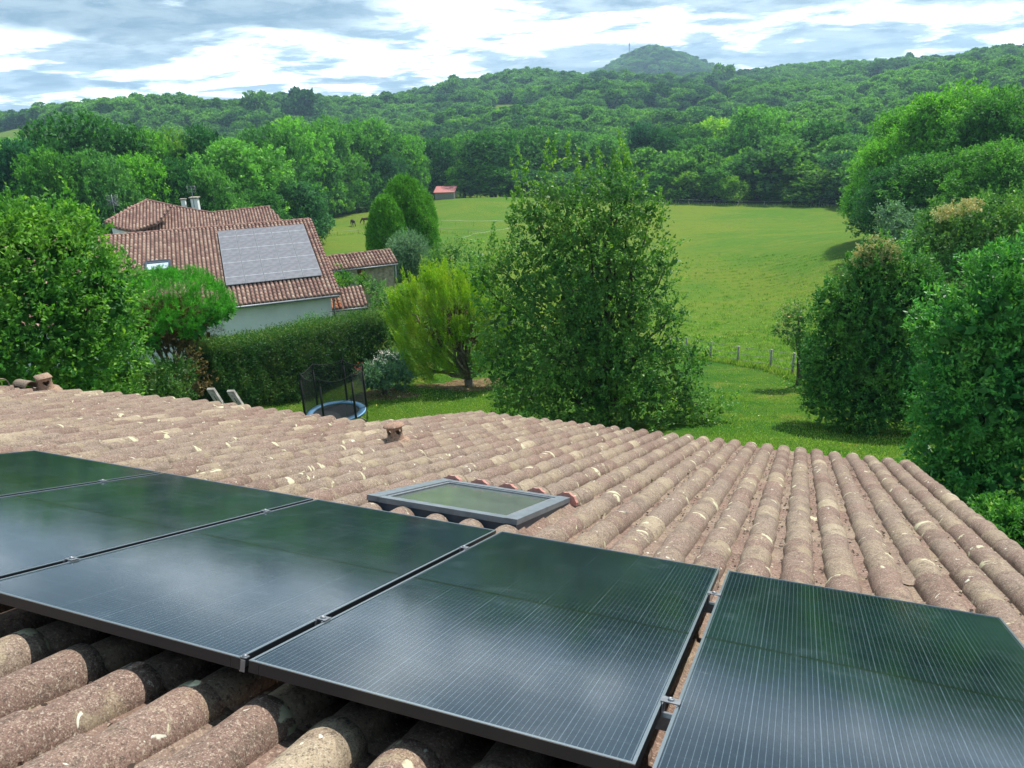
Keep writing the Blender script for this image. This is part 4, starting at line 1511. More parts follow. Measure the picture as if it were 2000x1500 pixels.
# ---------------------------------------------------------------- trampoline in the garden
def trampoline():
    c = hit(661, 838)
    c = Vector((c.x, c.y, g1(c.x, c.y)))
    root = empty('trampoline', c, 0.35)
    tag(root, 'round garden trampoline with a blue pad, black safety net and foam-sleeved poles', 'trampoline')
    R_, H_ = 1.18, 0.62
    n = 48
    def ring(r0, r1, z0, z1, zt=0.0):
        b = MB(); b.lathe([(r0, z0), (r0, z1), (r1, z1), (r1, z0), (r0, z0)], (0, 0, 0), n); return b
    ring(0.92, R_, H_, H_ + 0.045).build('pad', M['blue_pad'], root)
    b = MB(); b.lathe([(0.001, H_ - 0.01), (0.93, H_ - 0.01)], (0, 0, 0), n); b.build('jumping_mat', M['mat'], root)
    b = MB(); pts = [(R_ * math.cos(t) * 0.97, R_ * math.sin(t) * 0.97, H_ - 0.04) for t in np.linspace(0, 2 * math.pi, n)]
    b.tube(pts, 0.022, 8, False); b.build('frame', M['alu'], root)
    for k in range(3):
        a = k * 2 * math.pi / 3 + 0.3
        b = MB()
        p, q = (R_ * math.cos(a - .3), R_ * math.sin(a - .3)), (R_ * math.cos(a + .3), R_ * math.sin(a + .3))
        b.tube([(*p, H_ - 0.05), (*p, 0.03), (*q, 0.03), (*q, H_ - 0.05)], 0.02, 7); b.build('leg', M['alu'], root)
    hs = 1.85
    NP = 6
    for k in range(NP):
        a = k * 2 * math.pi / NP
        x, y = (R_ + 0.04) * math.cos(a), (R_ + 0.04) * math.sin(a)
        b = MB(); b.tube([(x, y, 0.1), (x, y, H_ + hs)], 0.017, 8); b.build('pole', M['alu'], root)
        b = MB(); b.tube([(x, y, H_ + 0.05), (x, y, H_ + hs - 0.30)], 0.044, 10); b.build('foam_sleeve', M['dark'], root)
        b = MB(); b.tube([(x, y, H_ + hs - 0.3), (x, y, H_ + hs), (x * .99, y * .99, H_ + hs + 0.03)], [0.024, 0.024, 0.01], 8); b.build('pole_cap', M['dark'], root)
    V, F = [], []
    ns, nz = 72, 6
    rim = []
    for j in range(nz + 1):
        for k in range(ns):
            a = 2 * math.pi * k / ns
            f = (a / (2 * math.pi / NP)) % 1.0
            sag = 4 * f * (1 - f) * 0.8
            r = (R_ - 0.0) * (1 - 0.06 * sag)
            zt_ = H_ + hs - 0.03 - 0.17 * sag
            z = H_ + 0.04 + (zt_ - H_ - 0.04) * j / nz
            V.append((r * math.cos(a), r * math.sin(a), z))
            if j == nz: rim.append(V[-1])
    for j in range(nz):
        for k in range(ns):
            k2 = (k + 1) % ns
            F.append((j * ns + k, j * ns + k2, (j + 1) * ns + k2, (j + 1) * ns + k))
    link('safety_net', np_mesh('safety_net', np.array(V), np.array(F), M['net']), root)
    b = MB(); b.tube(rim + rim[:1], 0.012, 5, False); b.build('net_rim', M['net_seam'], root)
    b = MB()   # zipped doorway, a lighter loop of netting
    a0 = -1.2
    pts = []
    for t in np.linspace(0, math.pi, 14):
        a = a0 + 0.16 * math.cos(t); z = H_ + 0.1 + 0.75 * math.sin(t)
        pts.append(((R_ - .03) * math.cos(a), (R_ - .03) * math.sin(a), z))
    b.tube(pts, 0.008, 4); b.build('door_seam', M['alu'], root)


trampoline()

# two weathered timber posts showing above the eave
for px, py, lab, tl_ in ((410, 757, 'weathered grey timber post behind the eave, left one of the leaning pair', -0.40),
                         (449, 761, 'weathered grey timber post behind the eave, right one, with a sloping end', -0.42)):
    p = at(px, py, 16.5); g_ = g1(p.x, p.y)
    H_ = (p.z - g_) / math.cos(tl_)
    root = empty('timber_post', (p.x - math.tan(tl_) * (p.z - g_), p.y, g_)); root.rotation_euler = (0.0, tl_, 0.0)
    tag(root, lab, 'post', 'pair of timber posts behind the eave')
    b = MB(); b.add([(-.07, -.05, -.3), (.07, -.05, -.3), (.07, .05, -.3), (-.07, .05, -.3), (-.065, -.045, H_), (.065, -.045, H_ - .06), (.065, .045, H_ - .05), (-.065, .045, H_ + .01)],
                    [(0, 3, 2, 1), (4, 5, 6, 7), (0, 1, 5, 4), (1, 2, 6, 5), (2, 3, 7, 6), (3, 0, 4, 7)])
    b.build('shaft', M['wood_grey'], root)
    b = MB()
    for k in range(5): b.box((0.0, -0.051, H_ - 0.25 - k * 0.35), (0.012, 0.006, 0.12))
    b.build('crack', M['dark'], root)


# ---------------------------------------------------------------- fences
def fence(name, label, pts, h, w, wires, mat='wood_grey', seed=0, lean=0.04, group=None, cat='fence', wmat='wire', wr=0.012, posts=True):
    rng = np.random.default_rng(seed)
    P = [Vector((p.x, p.y, g1(p.x, p.y))) for p in pts]
    root = empty(name, P[0]); tag(root, label, cat, group)
    tops = []
    for k, p in enumerate(P):
        hh = h * rng.uniform(0.92, 1.08)
        lx, ly = rng.normal() * lean, rng.normal() * lean
        b = MB(); b.tube([(0, 0, -0.3), (lx * 0.5, ly * 0.5, hh * 0.5), (lx, ly, hh)], [w / 2, w / 2 * 0.95, w / 2 * 0.85], 7)
        o = b.build('post', M[mat], root); o.location = p - P[0]
        tops.append((p, Vector((lx, ly, hh))))
    for wz in wires:
        b = MB()
        pts_ = []
        for k, (p, t) in enumerate(tops):
            q = p + t * wz - P[0]
            if pts_:
                a = pts_[-1]
                mid = (a + q) / 2; mid.z -= 0.03 * (q - a).length / 3
                pts_.append(mid)
            pts_.append(q)
        b.tube(pts_, wr, 4)
        b.build('wire', M[wmat], root)
    return root


fp = [hit(*p) for p in ((1310, 693), (1340, 697), (1387, 704), (1440, 712), (1504, 725), (1546, 738), (1600, 765))]
fence('wire_fence', 'wire fence on rough grey wooden posts between the lawn and the meadow', fp, 1.12, 0.13, (0.95, 0.6, 0.3), seed=3)
fl = [hit(*p) for p in ((596, 434), (625, 423), (655, 412), (690, 402), (722, 395), (755, 390), (790, 383), (825, 378))]
fence('meadow_fence', 'dark fence climbing along the woods on the far left of the meadow', fl, 1.3, 0.14, (0.95, 0.5), 'wood_br', 4, wr=0.03)
ff = [hit(*p) for p in ((925, 380), (960, 382), (1000, 384), (1040, 386), (1300, 399), (1345, 401), (1395, 402), (1442, 403), (1492, 404), (1545, 404), (1600, 405), (1655, 407))]
fence('meadow_fence', 'thin fence along the far edge of the meadow before the trees', ff, 1.3, 0.13, (0.95, 0.5), 'wood_grey', 5, wr=0.025)
fw = [hit(*p) for p in ((862, 440), (890, 441), (925, 442), (965, 441), (1010, 443), (1060, 446))]
fence('tape_fence', 'white tape fence crossing the meadow behind the cypresses', fw, 1.0, 0.06, (0.95,), 'wood_grey', 6, wmat='white', wr=0.018)
fw2 = [hit(*p) for p in ((618, 463), (660, 461), (700, 458), (860, 456), (915, 458), (960, 462))]
fence('paddock_fence', 'low dark fence across the paddock below the horses', fw2, 0.9, 0.07, (0.9,), 'wood_br', 7, wr=0.03)
fw3 = [hit(*p) for p in ((902, 478), (930, 468), (960, 462), (1000, 458))]
fence('tape_fence', 'short white tape fence slanting down beside the big garden tree', fw3, 1.0, 0.06, (0.95,), 'wood_grey', 8, wmat='white', wr=0.012)


# ---------------------------------------------------------------- shed, feeder, trailer, horses
def shed():
    c = hit(871, 389); s = c.xy.length / 215.0
    root = empty('field_shed', c, math.radians(-6)); tag(root, 'small grey plank shed with a pinkish red roof on the far side of the meadow', 'shed')
    w, d, h0, h1 = 5.2 * s, 4.2 * s, 2.0 * s, 3.1 * s
    for nm, P in (('front_wall', [(-w/2, -d/2, 0), (w/2, -d/2, 0), (w/2, -d/2, h0), (-w/2, -d/2, h0)]),):
        pass
    k = 9
    for i in range(k):
        b = MB(); x = -w / 2 + w * (i + 0.5) / k
        b.box((x, -d / 2, h0 / 2 - 0.1), (w / k - 0.02, 0.06, h0 + 0.1)); b.build('plank', M['wood_grey'], root)
    b = MB()
    for sx in (-1, 1):
        b.add([(sx * w / 2, -d / 2 + .05, -.2), (sx * w / 2, d / 2, -.2), (sx * w / 2, d / 2, h1), (sx * w / 2, -d / 2 + .05, h0),
               (sx * (w / 2 - .06), -d / 2 + .05, -.2), (sx * (w / 2 - .06), d / 2, -.2), (sx * (w / 2 - .06), d / 2, h1), (sx * (w / 2 - .06), -d / 2 + .05, h0)],
              [(0, 1, 2, 3), (7, 6, 5, 4), (0, 3, 7, 4), (1, 5, 6, 2), (2, 6, 7, 3)])
    b.build('side_wall', M['wood_grey'], root)
    b = MB(); b.box((0, d / 2, h1 / 2), (w - .2, 0.06, h1)); b.build('back_wall', M['wood_grey'], root)
    b = MB()
    n = 24
    V, F = [], []
    for i in range(n + 1):
        x = -w / 2 - 0.3 + (w + 0.6) * i / n; z = 0.03 * (i % 2)
        V += [(x, -d / 2 - 0.4, h0 + z + 0.02), (x, d / 2 + 0.3, h1 + 0.1 + z), (x, -d / 2 - 0.4, h0 + z - 0.03), (x, d / 2 + 0.3, h1 + 0.05 + z)]
    for i in range(n):
        a = 4 * i
        F += [(a, a + 4, a + 5, a + 1), (a + 3, a + 7, a + 6, a + 2), (a, a + 2, a + 6, a + 4)]
    b.add(V, F); b.build('roof', M['red_sheet'], root)


shed()
c = hit(917, 383)
root = empty('hay_feeder', c); tag(root, 'round metal hay feeder standing right of the shed', 'feeder')
for z in (0.3, 0.9, 1.5):
    b = MB(); b.tube([(1.5 * math.cos(t), 1.5 * math.sin(t), z) for t in np.linspace(0, 2 * math.pi, 25)], 0.05, 5, False); b.build('ring', M['dark'], root)
for k in range(12):
    a = k * math.pi / 6
    b = MB(); b.tube([(1.5 * math.cos(a), 1.5 * math.sin(a), 0), (1.5 * math.cos(a), 1.5 * math.sin(a), 1.8)], 0.05, 5); b.build('bar', M['dark'], root)
b = MB(); b.lathe([(0.9, 0), (1.0, 0.5), (0.6, 0.9), (0.001, 1.0)], (0, 0, 0), 14); b.build('hay', M['concrete'], root)

c = hit(1057, 440)
M['tank'] = pbsdf('tank_plastic', (0.19, 0.24, 0.27), 0.6)
root = empty('water_tank', c); root.scale = (0.62, 0.62, 0.62); tag(root, 'pale water tank on a trailer half hidden behind the big garden tree', 'tank')
b = MB(); b.lathe([(0.001, 2.3), (0.8, 2.2), (1.1, 1.9), (1.15, 1.2), (1.1, 0.7), (0.001, 0.65)], (0, 0, 0), 20); b.build('tank', M['tank'], root)
b = MB(); b.box((0, 0, 0.6), (2.4, 1.6, 0.12)); b.build('chassis', M['dark'], root)
for s in (-1, 1):
    b = MB(); b.lathe([(0.001, -0.1), (0.38, -0.1), (0.4, 0), (0.38, 0.1), (0.001, 0.1)], (0.0, s * 0.9, 0.4), 16, Matrix.Rotation(math.pi / 2, 3, 'X')); b.build('wheel', M['dark'], root)


def skin_body(name, joints, edges, mat, parent):
    me = bpy.data.meshes.new(name)
    me.from_pydata([j[0] for j in joints], edges, [])
    me.materials.append(mat)
    o = link(name, me, parent)
    md = o.modifiers.new('skin', 'SKIN'); md.use_smooth_shade = True
    for i, j in enumerate(joints):
        me.skin_vertices[0].data[i].radius = (j[1], j[1] if len(j) < 3 else j[2])
    me.skin_vertices[0].data[0].use_root = True
    o.modifiers.new('sub', 'SUBSURF').levels = 1
    o.modifiers['sub'].render_levels = 1
    return o


def horse(px, py, rz, mat, label):
    c = hit(px, py)
    root = empty('horse', c, rz); tag(root, label, 'horse', 'horses grazing in the paddock')
    J = [((0, 0, 1.18), .30, .33), ((0.45, 0, 1.16), .27, .33), ((0.72, 0, 1.22), .20, .30), ((-0.45, 0, 1.20), .28, .31), ((-0.78, 0, 1.15), .22, .26),   # 0-4 trunk
         ((1.0, 0, 1.12), .13, .20), ((1.25, 0, 0.82), .10, .15), ((1.42, 0, 0.52), .10, .12), ((1.50, 0, 0.28), .075, .09), ((1.52, 0, 0.14), .06, .07)]       # 5-9 neck, head down
    Ed = [(0, 1), (1, 2), (0, 3), (3, 4), (2, 5), (5, 6), (6, 7), (7, 8), (8, 9)]
    for s, dx in ((1, 0.06), (-1, -0.10)):
        k = len(J)
        J += [((0.66, s * .17, 0.86), .11, .12), ((0.66 + dx, s * .17, 0.50), .06, .06), ((0.66 + dx, s * .17, 0.14), .045, .045), ((0.70 + dx, s * .17, 0.02), .06, .06)]
        Ed += [(2, k), (k, k + 1), (k + 1, k + 2), (k + 2, k + 3)]
    for s, dx in ((1, -0.08), (-1, 0.08)):
        k = len(J)
        J += [((-0.68, s * .18, 0.82), .14, .13), ((-0.86 + dx, s * .17, 0.52), .065, .065), ((-0.80 + dx, s * .17, 0.14), .045, .045), ((-0.76 + dx, s * .17, 0.02), .06, .06)]
        Ed += [(4, k), (k, k + 1), (k + 1, k + 2), (k + 2, k + 3)]
    skin_body('body', J, Ed, M[mat], root)
    b = MB(); b.tube([(-0.98, 0, 1.25), (-1.10, 0, 1.0), (-1.10, 0, 0.5)], [0.05, 0.08, 0.03], 7); b.build('tail', M['mane'], root)
    b = MB(); b.tube([(0.85, 0, 1.42), (1.12, 0, 1.22), (1.36, 0, 0.82)], [0.04, 0.07, 0.04], 6); b.build('mane', M['mane'], root)
    for s in (-1, 1):
        b = MB(); b.tube([(1.32, s * .06, 0.70), (1.30, s * .09, 0.84)], [0.035, 0.008], 5); b.build('ear', M[mat], root)


horse(690, 443, math.radians(-60), 'horse', 'dark horse grazing with its head down, left of the pair in the paddock')
horse(717, 438, math.radians(175), 'horse_b', 'brown horse grazing side on, right of the pair beside the cypress')

# far ridge: mast and pale houses
c = hit(1229, 118)
c = at(1229, 112, 1780); c.z = g1(c.x, c.y)
root = empty('radio_mast', c); tag(root, 'thin radio mast on the wooded summit', 'mast')
b = MB(); b.tube([(0, 0, 0), (0, 0, 34)], [0.9, 0.6], 6); b.build('pole', M['wire'], root)
b = MB(); b.tube([(0, 0, 26), (0, 0, 31)], 1.3, 8); b.build('aerial', M['alu'], root)
M['farwall'] = pbsdf('far_house_wall', (0.62, 0.54, 0.44), 0.9)
M['farroof'] = pbsdf('far_house_roof', (0.36, 0.22, 0.17), 0.9)
for px, py, D, w, lab in ((295, 200, 690, 22, 'pale far house among the trees on the left skyline, leftmost'),
                          (365, 194, 690, 16, 'low pale far house on the left skyline, between two others'),
                          (424, 193, 660, 20, 'pale far house on the left skyline, rightmost, under a tall tree'),
                          (572, 187, 620, 14, 'small far house on the skyline right of the big skyline trees'),
                          (1594, 124, 1050, 30, 'pale far farmhouse on the right-hand ridge'),
                          (1702, 136, 950, 16, 'white speck of a far house below the right-hand ridge')):
    p = at(px, py, D)
    gz_ = g1(p.x, p.y)
    base = gz_ + 0.5
    FAR_HOUSES.append((math.degrees(math.atan2(p.x, p.y)), D, w / D * 40))
    root = empty('far_house', (p.x, p.y, base), 0.2); tag(root, lab, 'house', 'houses on the far ridges')
    h = 7.5
    b = MB(); b.box((0, 0, h / 2), (w, 9, h)); b.build('wall', M['farwall'], root)
    b = MB(); b.add([(-w / 2 - 1, -5.5, h), (w / 2 + 1, -5.5, h), (w / 2 + 1, 5.5, h), (-w / 2 - 1, 5.5, h), (-w / 2 + 1, 0, h + 2.4), (w / 2 - 1, 0, h + 2.4)],
                    [(0, 3, 2, 1), (0, 1, 5, 4), (2, 3, 4, 5), (1, 2, 5), (3, 0, 4)]); b.build('roof', M['farroof'], root)
    for i in range(3):
        b = MB(); b.box((-w * 0.3 + i * w * 0.3, -4.52, h - 1.8), (1.6, 0.1, 1.6)); b.build('window', M['dark'], root)

# ---------------------------------------------------------------- foliage
def unit(a):
    return a / (np.linalg.norm(a, axis=-1, keepdims=True) + 1e-9)


def leaf_faces(p, axis, size, rng, aspect=0.45, droop=0.0):
    """one diamond leaf per point; axis = growing direction"""
    n = len(p)
    ax = unit(axis + rng.normal(0, 0.55, (n, 3)) + np.array([0, 0, -droop]))
    side = unit(np.cross(ax, rng.normal(size=(n, 3)) * 0.8 + np.array([0, 0, 1.0])))
    L_ = (size * rng.uniform(0.65, 1.3, n))[:, None]
    w = L_ * aspect
    V = np.empty((n, 4, 3))
    V[:, 0] = p
    V[:, 1] = p + ax * L_ * 0.5 + side * w * 0.5
    V[:, 2] = p + ax * L_
    V[:, 3] = p + ax * L_ * 0.5 - side * w * 0.5
    return V


class Crown:
    def __init__(s, seed):
        s.rng = np.random.default_rng(seed); s.V = []; s.R = []

    def add(s, V, r=None):
        s.V.append(V)
        s.R.append(np.clip(s.rng.random(len(V)) if r is None else r, 0, 1))

    def sprigs(s, base, axis, n, length, spread, size, aspect=0.45, tone=None, droop=0.0):
        """n leaves along each sprig: base (k,3), axis (k,3)"""
        k = len(base)
        rng = s.rng
        t = rng.random((k, n)) ** 0.8
        ln = length if np.ndim(length) else np.full(k, length)
        ax = unit(axis)
        pos = base[:, None] + ax[:, None] * (t * ln[:, None])[..., None]
        rad = spread * (1.05 - 0.75 * t)
        pos = pos + rng.normal(size=(k, n, 3)) * rad[..., None] * 0.6
        pos = pos.reshape(-1, 3)
        axs = np.repeat(ax, n, 0) * 0.8 + rng.normal(size=(k * n, 3)) * 0.4
        tt = np.repeat(rng.random(k) if tone is None else tone, n) * 0.55 + rng.random(k * n) * 0.45
        s.add(leaf_faces(pos, axs, size, rng, aspect, droop), tt)

    def blob(s, c, r, nclump, nleaf, size, length, spread, up=0.35, shell=(0.72, 1.0), lowcut=-1.0, aspect=0.45, others=(), fill=0.6, droop=0.0, tone=None):
        rng = s.rng
        c = np.array(c, float); r = np.array(r if np.ndim(r) else (r, r, r), float)
        d = unit(rng.normal(size=(nclump, 3)))
        d = d[d[:, 2] > lowcut]
        q = c + d * r * rng.uniform(*shell, (len(d), 1))
        for (oc, orr) in others:
            k = (((q - np.array(oc)) / (np.array(orr if np.ndim(orr) else (orr,) * 3) * 0.70)) ** 2).sum(1) > 1
            q = q[k]; d = d[k]
        ax = unit(d / r * r.mean()) * 0.7 + np.array([0, 0, up]) + rng.normal(size=d.shape) * 0.35
        s.sprigs(q, ax, nleaf, rng.uniform(0.6, 1.3, len(q)) * length, spread, size, aspect, droop=droop,
                 tone=None if tone is None else np.full(len(q), tone))
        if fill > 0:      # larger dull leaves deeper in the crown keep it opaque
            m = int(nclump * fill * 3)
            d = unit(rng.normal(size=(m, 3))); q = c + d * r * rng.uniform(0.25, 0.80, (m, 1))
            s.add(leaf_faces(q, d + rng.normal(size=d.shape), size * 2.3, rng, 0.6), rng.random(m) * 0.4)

    def mesh(s, name, mat):
        V = np.concatenate(s.V); R = np.concatenate(s.R)
        n = len(V)
        return np_mesh(name, V.reshape(-1, 3), np.arange(4 * n).reshape(n, 4), mat, R)


def limbs(b, base, tips, r0, rng, wob=0.12, n=7):
    base = Vector(base)
    for t in tips:
        t = Vector(t)
        pts = []; k = 6
        d = t - base
        for i in range(k + 1):
            s = i / k
            p = base + d * s + Vector((0, 0, math.sin(s * math.pi) * 0.08 * d.length * (1 if d.z > 0 else 0.3)))
            if 0 < i < k: p += Vector(rng.normal(0, wob, 3)) * d.length * 0.15
            pts.append(p)
        b.tube(pts, [r0 * (1 - 0.85 * i / k) for i in range(k + 1)], n)


def make_tree(name, label, cat, loc, crowns, trunk_mesh, bark='bark', group=None, rz=0.0, scale=(1, 1, 1)):
    root = empty(name, loc, rz); tag(root, label, cat, group)
    for nm, me in crowns:
        o = link(nm, me, root); o.scale = scale
        if 'cluster' in nm: o['kind'] = 'stuff'
    if trunk_mesh is not None:
        o = link('trunk', trunk_mesh, root); o.scale = scale
        if not trunk_mesh.materials: trunk_mesh.materials.append(M[bark])
    return root


# ---- normalised wood trees: height 1, radius about 0.5, foliage nearly to the ground
def wood_variant(seed, mat, nblob, nclump, nleaf, size, kind='round', layered=False):
    cr = Crown(seed); rng = cr.rng
    blobs = []
    for k in range(nblob):
        z = 0.22 + 0.66 * ((k + 0.5) / nblob)
        z += rng.uniform(-0.04, 0.04)
        env = {'round': 0.36 * math.sqrt(max(0.05, 1 - ((z - 0.48) / 0.56) ** 2)), 'tall': 0.30 * math.sqrt(max(0.04, 1 - ((z - 0.45) / 0.60) ** 2)),
               'dome': 0.38 * math.sqrt(max(0.05, 1 - (max(0, z - 0.25) / 0.78) ** 2))}[kind]
        a = k * 2.4 + rng.uniform(-0.5, 0.5)
        rr = rng.uniform(0.13, 0.20) * (1.05 if z < 0.7 else 0.9)
        blobs.append(((env * 0.85 * math.cos(a), env * 0.85 * math.sin(a), z), (rr * 1.1, rr * 1.1, rr * (0.55 if layered else 0.80))))
    blobs.append(((0, 0, 0.84), (0.18, 0.18, 0.15)))
    blobs.append(((0, 0, 0.5), (0.28, 0.28, 0.34)))
    blobs.append(((0, 0, 0.22), (0.34, 0.34, 0.20)))
    for i, (c, r) in enumerate(blobs):
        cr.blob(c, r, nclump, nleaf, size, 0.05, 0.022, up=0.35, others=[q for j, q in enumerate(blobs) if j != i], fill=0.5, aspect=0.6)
    return cr.mesh('crown', L[mat])


def wood_trunk(seed):
    rng = np.random.default_rng(seed); b = MB()
    b.tube([(0, 0, -0.03), (0.005, 0.0, 0.2), (0.01, 0.01, 0.5), (0, 0, 0.8)], [0.024, 0.019, 0.013, 0.004], 7)
    limbs(b, (0.005, 0, 0.28), [(0.3 * math.cos(a), 0.3 * math.sin(a), 0.4 + 0.3 * rng.random()) for a in rng.uniform(0, 6.28, 5)], 0.009, rng, n=5)
    return b.mesh('trunk', M['bark'])


WT = wood_trunk(2)
WV = {'a': [wood_variant(s, 'wood_a', 13, 90, 11, 0.026, k) for s, k in ((1, 'round'), (2, 'dome'), (3, 'tall'))],
      'b': [wood_variant(s, 'wood_b', 13, 90, 11, 0.026, k) for s, k in ((4, 'round'), (5, 'dome'))],
      'y': [wood_variant(s, 'wood_y', 12, 80, 11, 0.027, k) for s, k in ((6, 'round'), (7, 'dome'))],
      'L': [wood_variant(s, 'wood_a', 26, 150, 13, 0.017, 'dome', True) for s in (8, 9)]}

rngT = np.random.default_rng(77)
# (x in photo, y of the top, distance, width in photo px, kind)
LEFTW = [(-40, 262, 108, 150, 'a'), (30, 272, 104, 140, 'b'), (120, 224, 122, 165, 'a'), (75, 290, 96, 110, 'a'), (205, 240, 124, 150, 'a'), (175, 290, 98, 120, 'b'),
         (272, 252, 126, 130, 'a'), (250, 300, 104, 120, 'a'), (325, 250, 130, 130, 'y'), (330, 310, 105, 110, 'a'), (385, 248, 128, 130, 'a'), (455, 268, 118, 190, 'b'),
         (405, 320, 104, 110, 'b'), (520, 245, 150, 120, 'a'), (510, 305, 122, 120, 'b'), (575, 232, 186, 130, 'a'), (640, 230, 200, 130, 'a'), (606, 262, 190, 100, 'b'),
         (700, 235, 208, 120, 'a'), (745, 250, 214, 110, 'a'), (780, 262, 218, 90, 'a'), (660, 275, 205, 100, 'a')]
LEFTB = [(562, 352, 118, 130, 'b'), (628, 345, 190, 80, 'y'), (655, 352, 195, 70, 'a'), (690, 345, 200, 70, 'a'), (725, 335, 204, 70, 'a'), (757, 300, 206, 70, 'b'),
         (815, 292, 224, 70, 'b'), (500, 372, 108, 100, 'a'), (845, 318, 236, 80, 'a'), (604, 372, 126, 70, 'a')]
BACKR = [(845, 268, 228, 90, 'a'), (900, 262, 238, 100, 'a'), (955, 255, 226, 150, 'a'), (1040, 248, 238, 130, 'a'), (1110, 255, 240, 110, 'b'), (1180, 262, 235, 110, 'b'),
         (1255, 240, 240, 100, 'b'), (1292, 252, 236, 90, 'a'), (1345, 240, 250, 110, 'y'), (1400, 228, 262, 130, 'y'), (1372, 268, 232, 120, 'a'), (1488, 204, 240, 130, 'b'),
         (1440, 258, 236, 110, 'a'), (1560, 236, 238, 120, 'a'), (1612, 234, 232, 110, 'a'), (1535, 262, 228, 110, 'b'), (1672, 262, 215, 110, 'b'), (1655, 296, 200, 90, 'b')]
BACKB = [(905, 322, 224, 80, 'a'), (965, 318, 220, 110, 'a'), (1030, 330, 218, 90, 'a'), (1095, 335, 214, 90, 'b'), (1165, 330, 212, 100, 'a'), (1225, 335, 210, 80, 'a'),
         (1290, 330, 208, 100, 'a'), (1345, 334, 206, 90, 'y'), (1428, 318, 206, 120, 'a'), (1432, 342, 199, 56, 'y'), (1592, 320, 200, 130, 'y'), (1640, 340, 196, 80, 'a'), (1510, 372, 202, 50, 'a')]
RIGHTG = [(1812, 196, 104, 185, 'L'), (1893, 158, 100, 210, 'L'), (1985, 168, 94, 190, 'L'), (1752, 262, 100, 130, 'L'), (1790, 300, 88, 170, 'L'), (1880, 290, 84, 200, 'L'), (1975, 270, 80, 190, 'L')]
KIND = {'a': ['deep green', 'oak'], 'b': ['bluish green', 'ash'], 'y': ['yellowish green', 'tree'], 'L': ['layered green', 'tree']}


def place_wood(lst, where, group, base_frac=0.0, name='tree', cat='tree'):
    order = sorted(range(len(lst)), key=lambda i: lst[i][0])
    for rank, i in enumerate(order):
        px, py, D, wpx, kd = lst[i]
        top = at(px, py, D)
        g_ = g1(top.x, top.y)
        H_ = max(2.5, top.z - g_)
        slant = math.hypot(D, top.z)
        W_ = wpx / FPX * slant * 1.12
        me = WV[kd][int(rngT.integers(len(WV[kd])))]
        col = KIND[kd][0]
        lab = f'{col} {cat}, {ORD[rank] if rank < 20 else "last"} from the left {where}'
        if rank == 20: lab = f'{col} {cat}, last but one from the left {where}'
        make_tree(name, lab, cat, (top.x, top.y, g_ - 0.1), [('crown', me)], WT, group=group, rz=rngT.uniform(0, 6.28), scale=(W_, W_, H_))


place_wood(LEFTW, "in the wood behind the neighbour's house", 'trees of the left wood', name='oak_tree')
place_wood(LEFTB, 'along the left fence of the meadow', 'bushes along the left fence', name='bush', cat='bush')
place_wood(BACKR, "in the tree line beyond the meadow's far edge", 'tree line beyond the meadow', name='oak_tree')
place_wood(BACKB, "at the meadow's far edge", 'bushes along the far edge of the meadow', name='bush', cat='bush')
place_wood(RIGHTG, 'in the tall grove right of the meadow', 'tall grove right of the meadow', name='beech_tree')


# ---- the far woods: one countless mass, instanced crowns
def far_variant(seed, n=1000, k=9):
    cr = Crown(seed); rng = cr.rng
    blobs = [((0, 0, 0.50), (0.40, 0.40, 0.38))]
    for i in range(k):
        a = rng.uniform(0, 6.28); z = rng.uniform(0.35, 0.85); rr = rng.uniform(0.14, 0.22)
        e = 0.30 * math.sqrt(max(0.05, 1 - ((z - 0.45) / 0.5) ** 2))
        blobs.append(((e * math.cos(a), e * math.sin(a), z), (rr, rr, rr * 0.8)))
    for i, (c, r) in enumerate(blobs):
        cr.blob(c, r, 90 if i else 170, 6, 0.050, 0.025, 0.022, up=0.25, fill=0.4, aspect=0.8, shell=(0.88, 1.0), others=[q for j, q in enumerate(blobs) if j != i])
    return cr.mesh('crown', L['wood_f'])


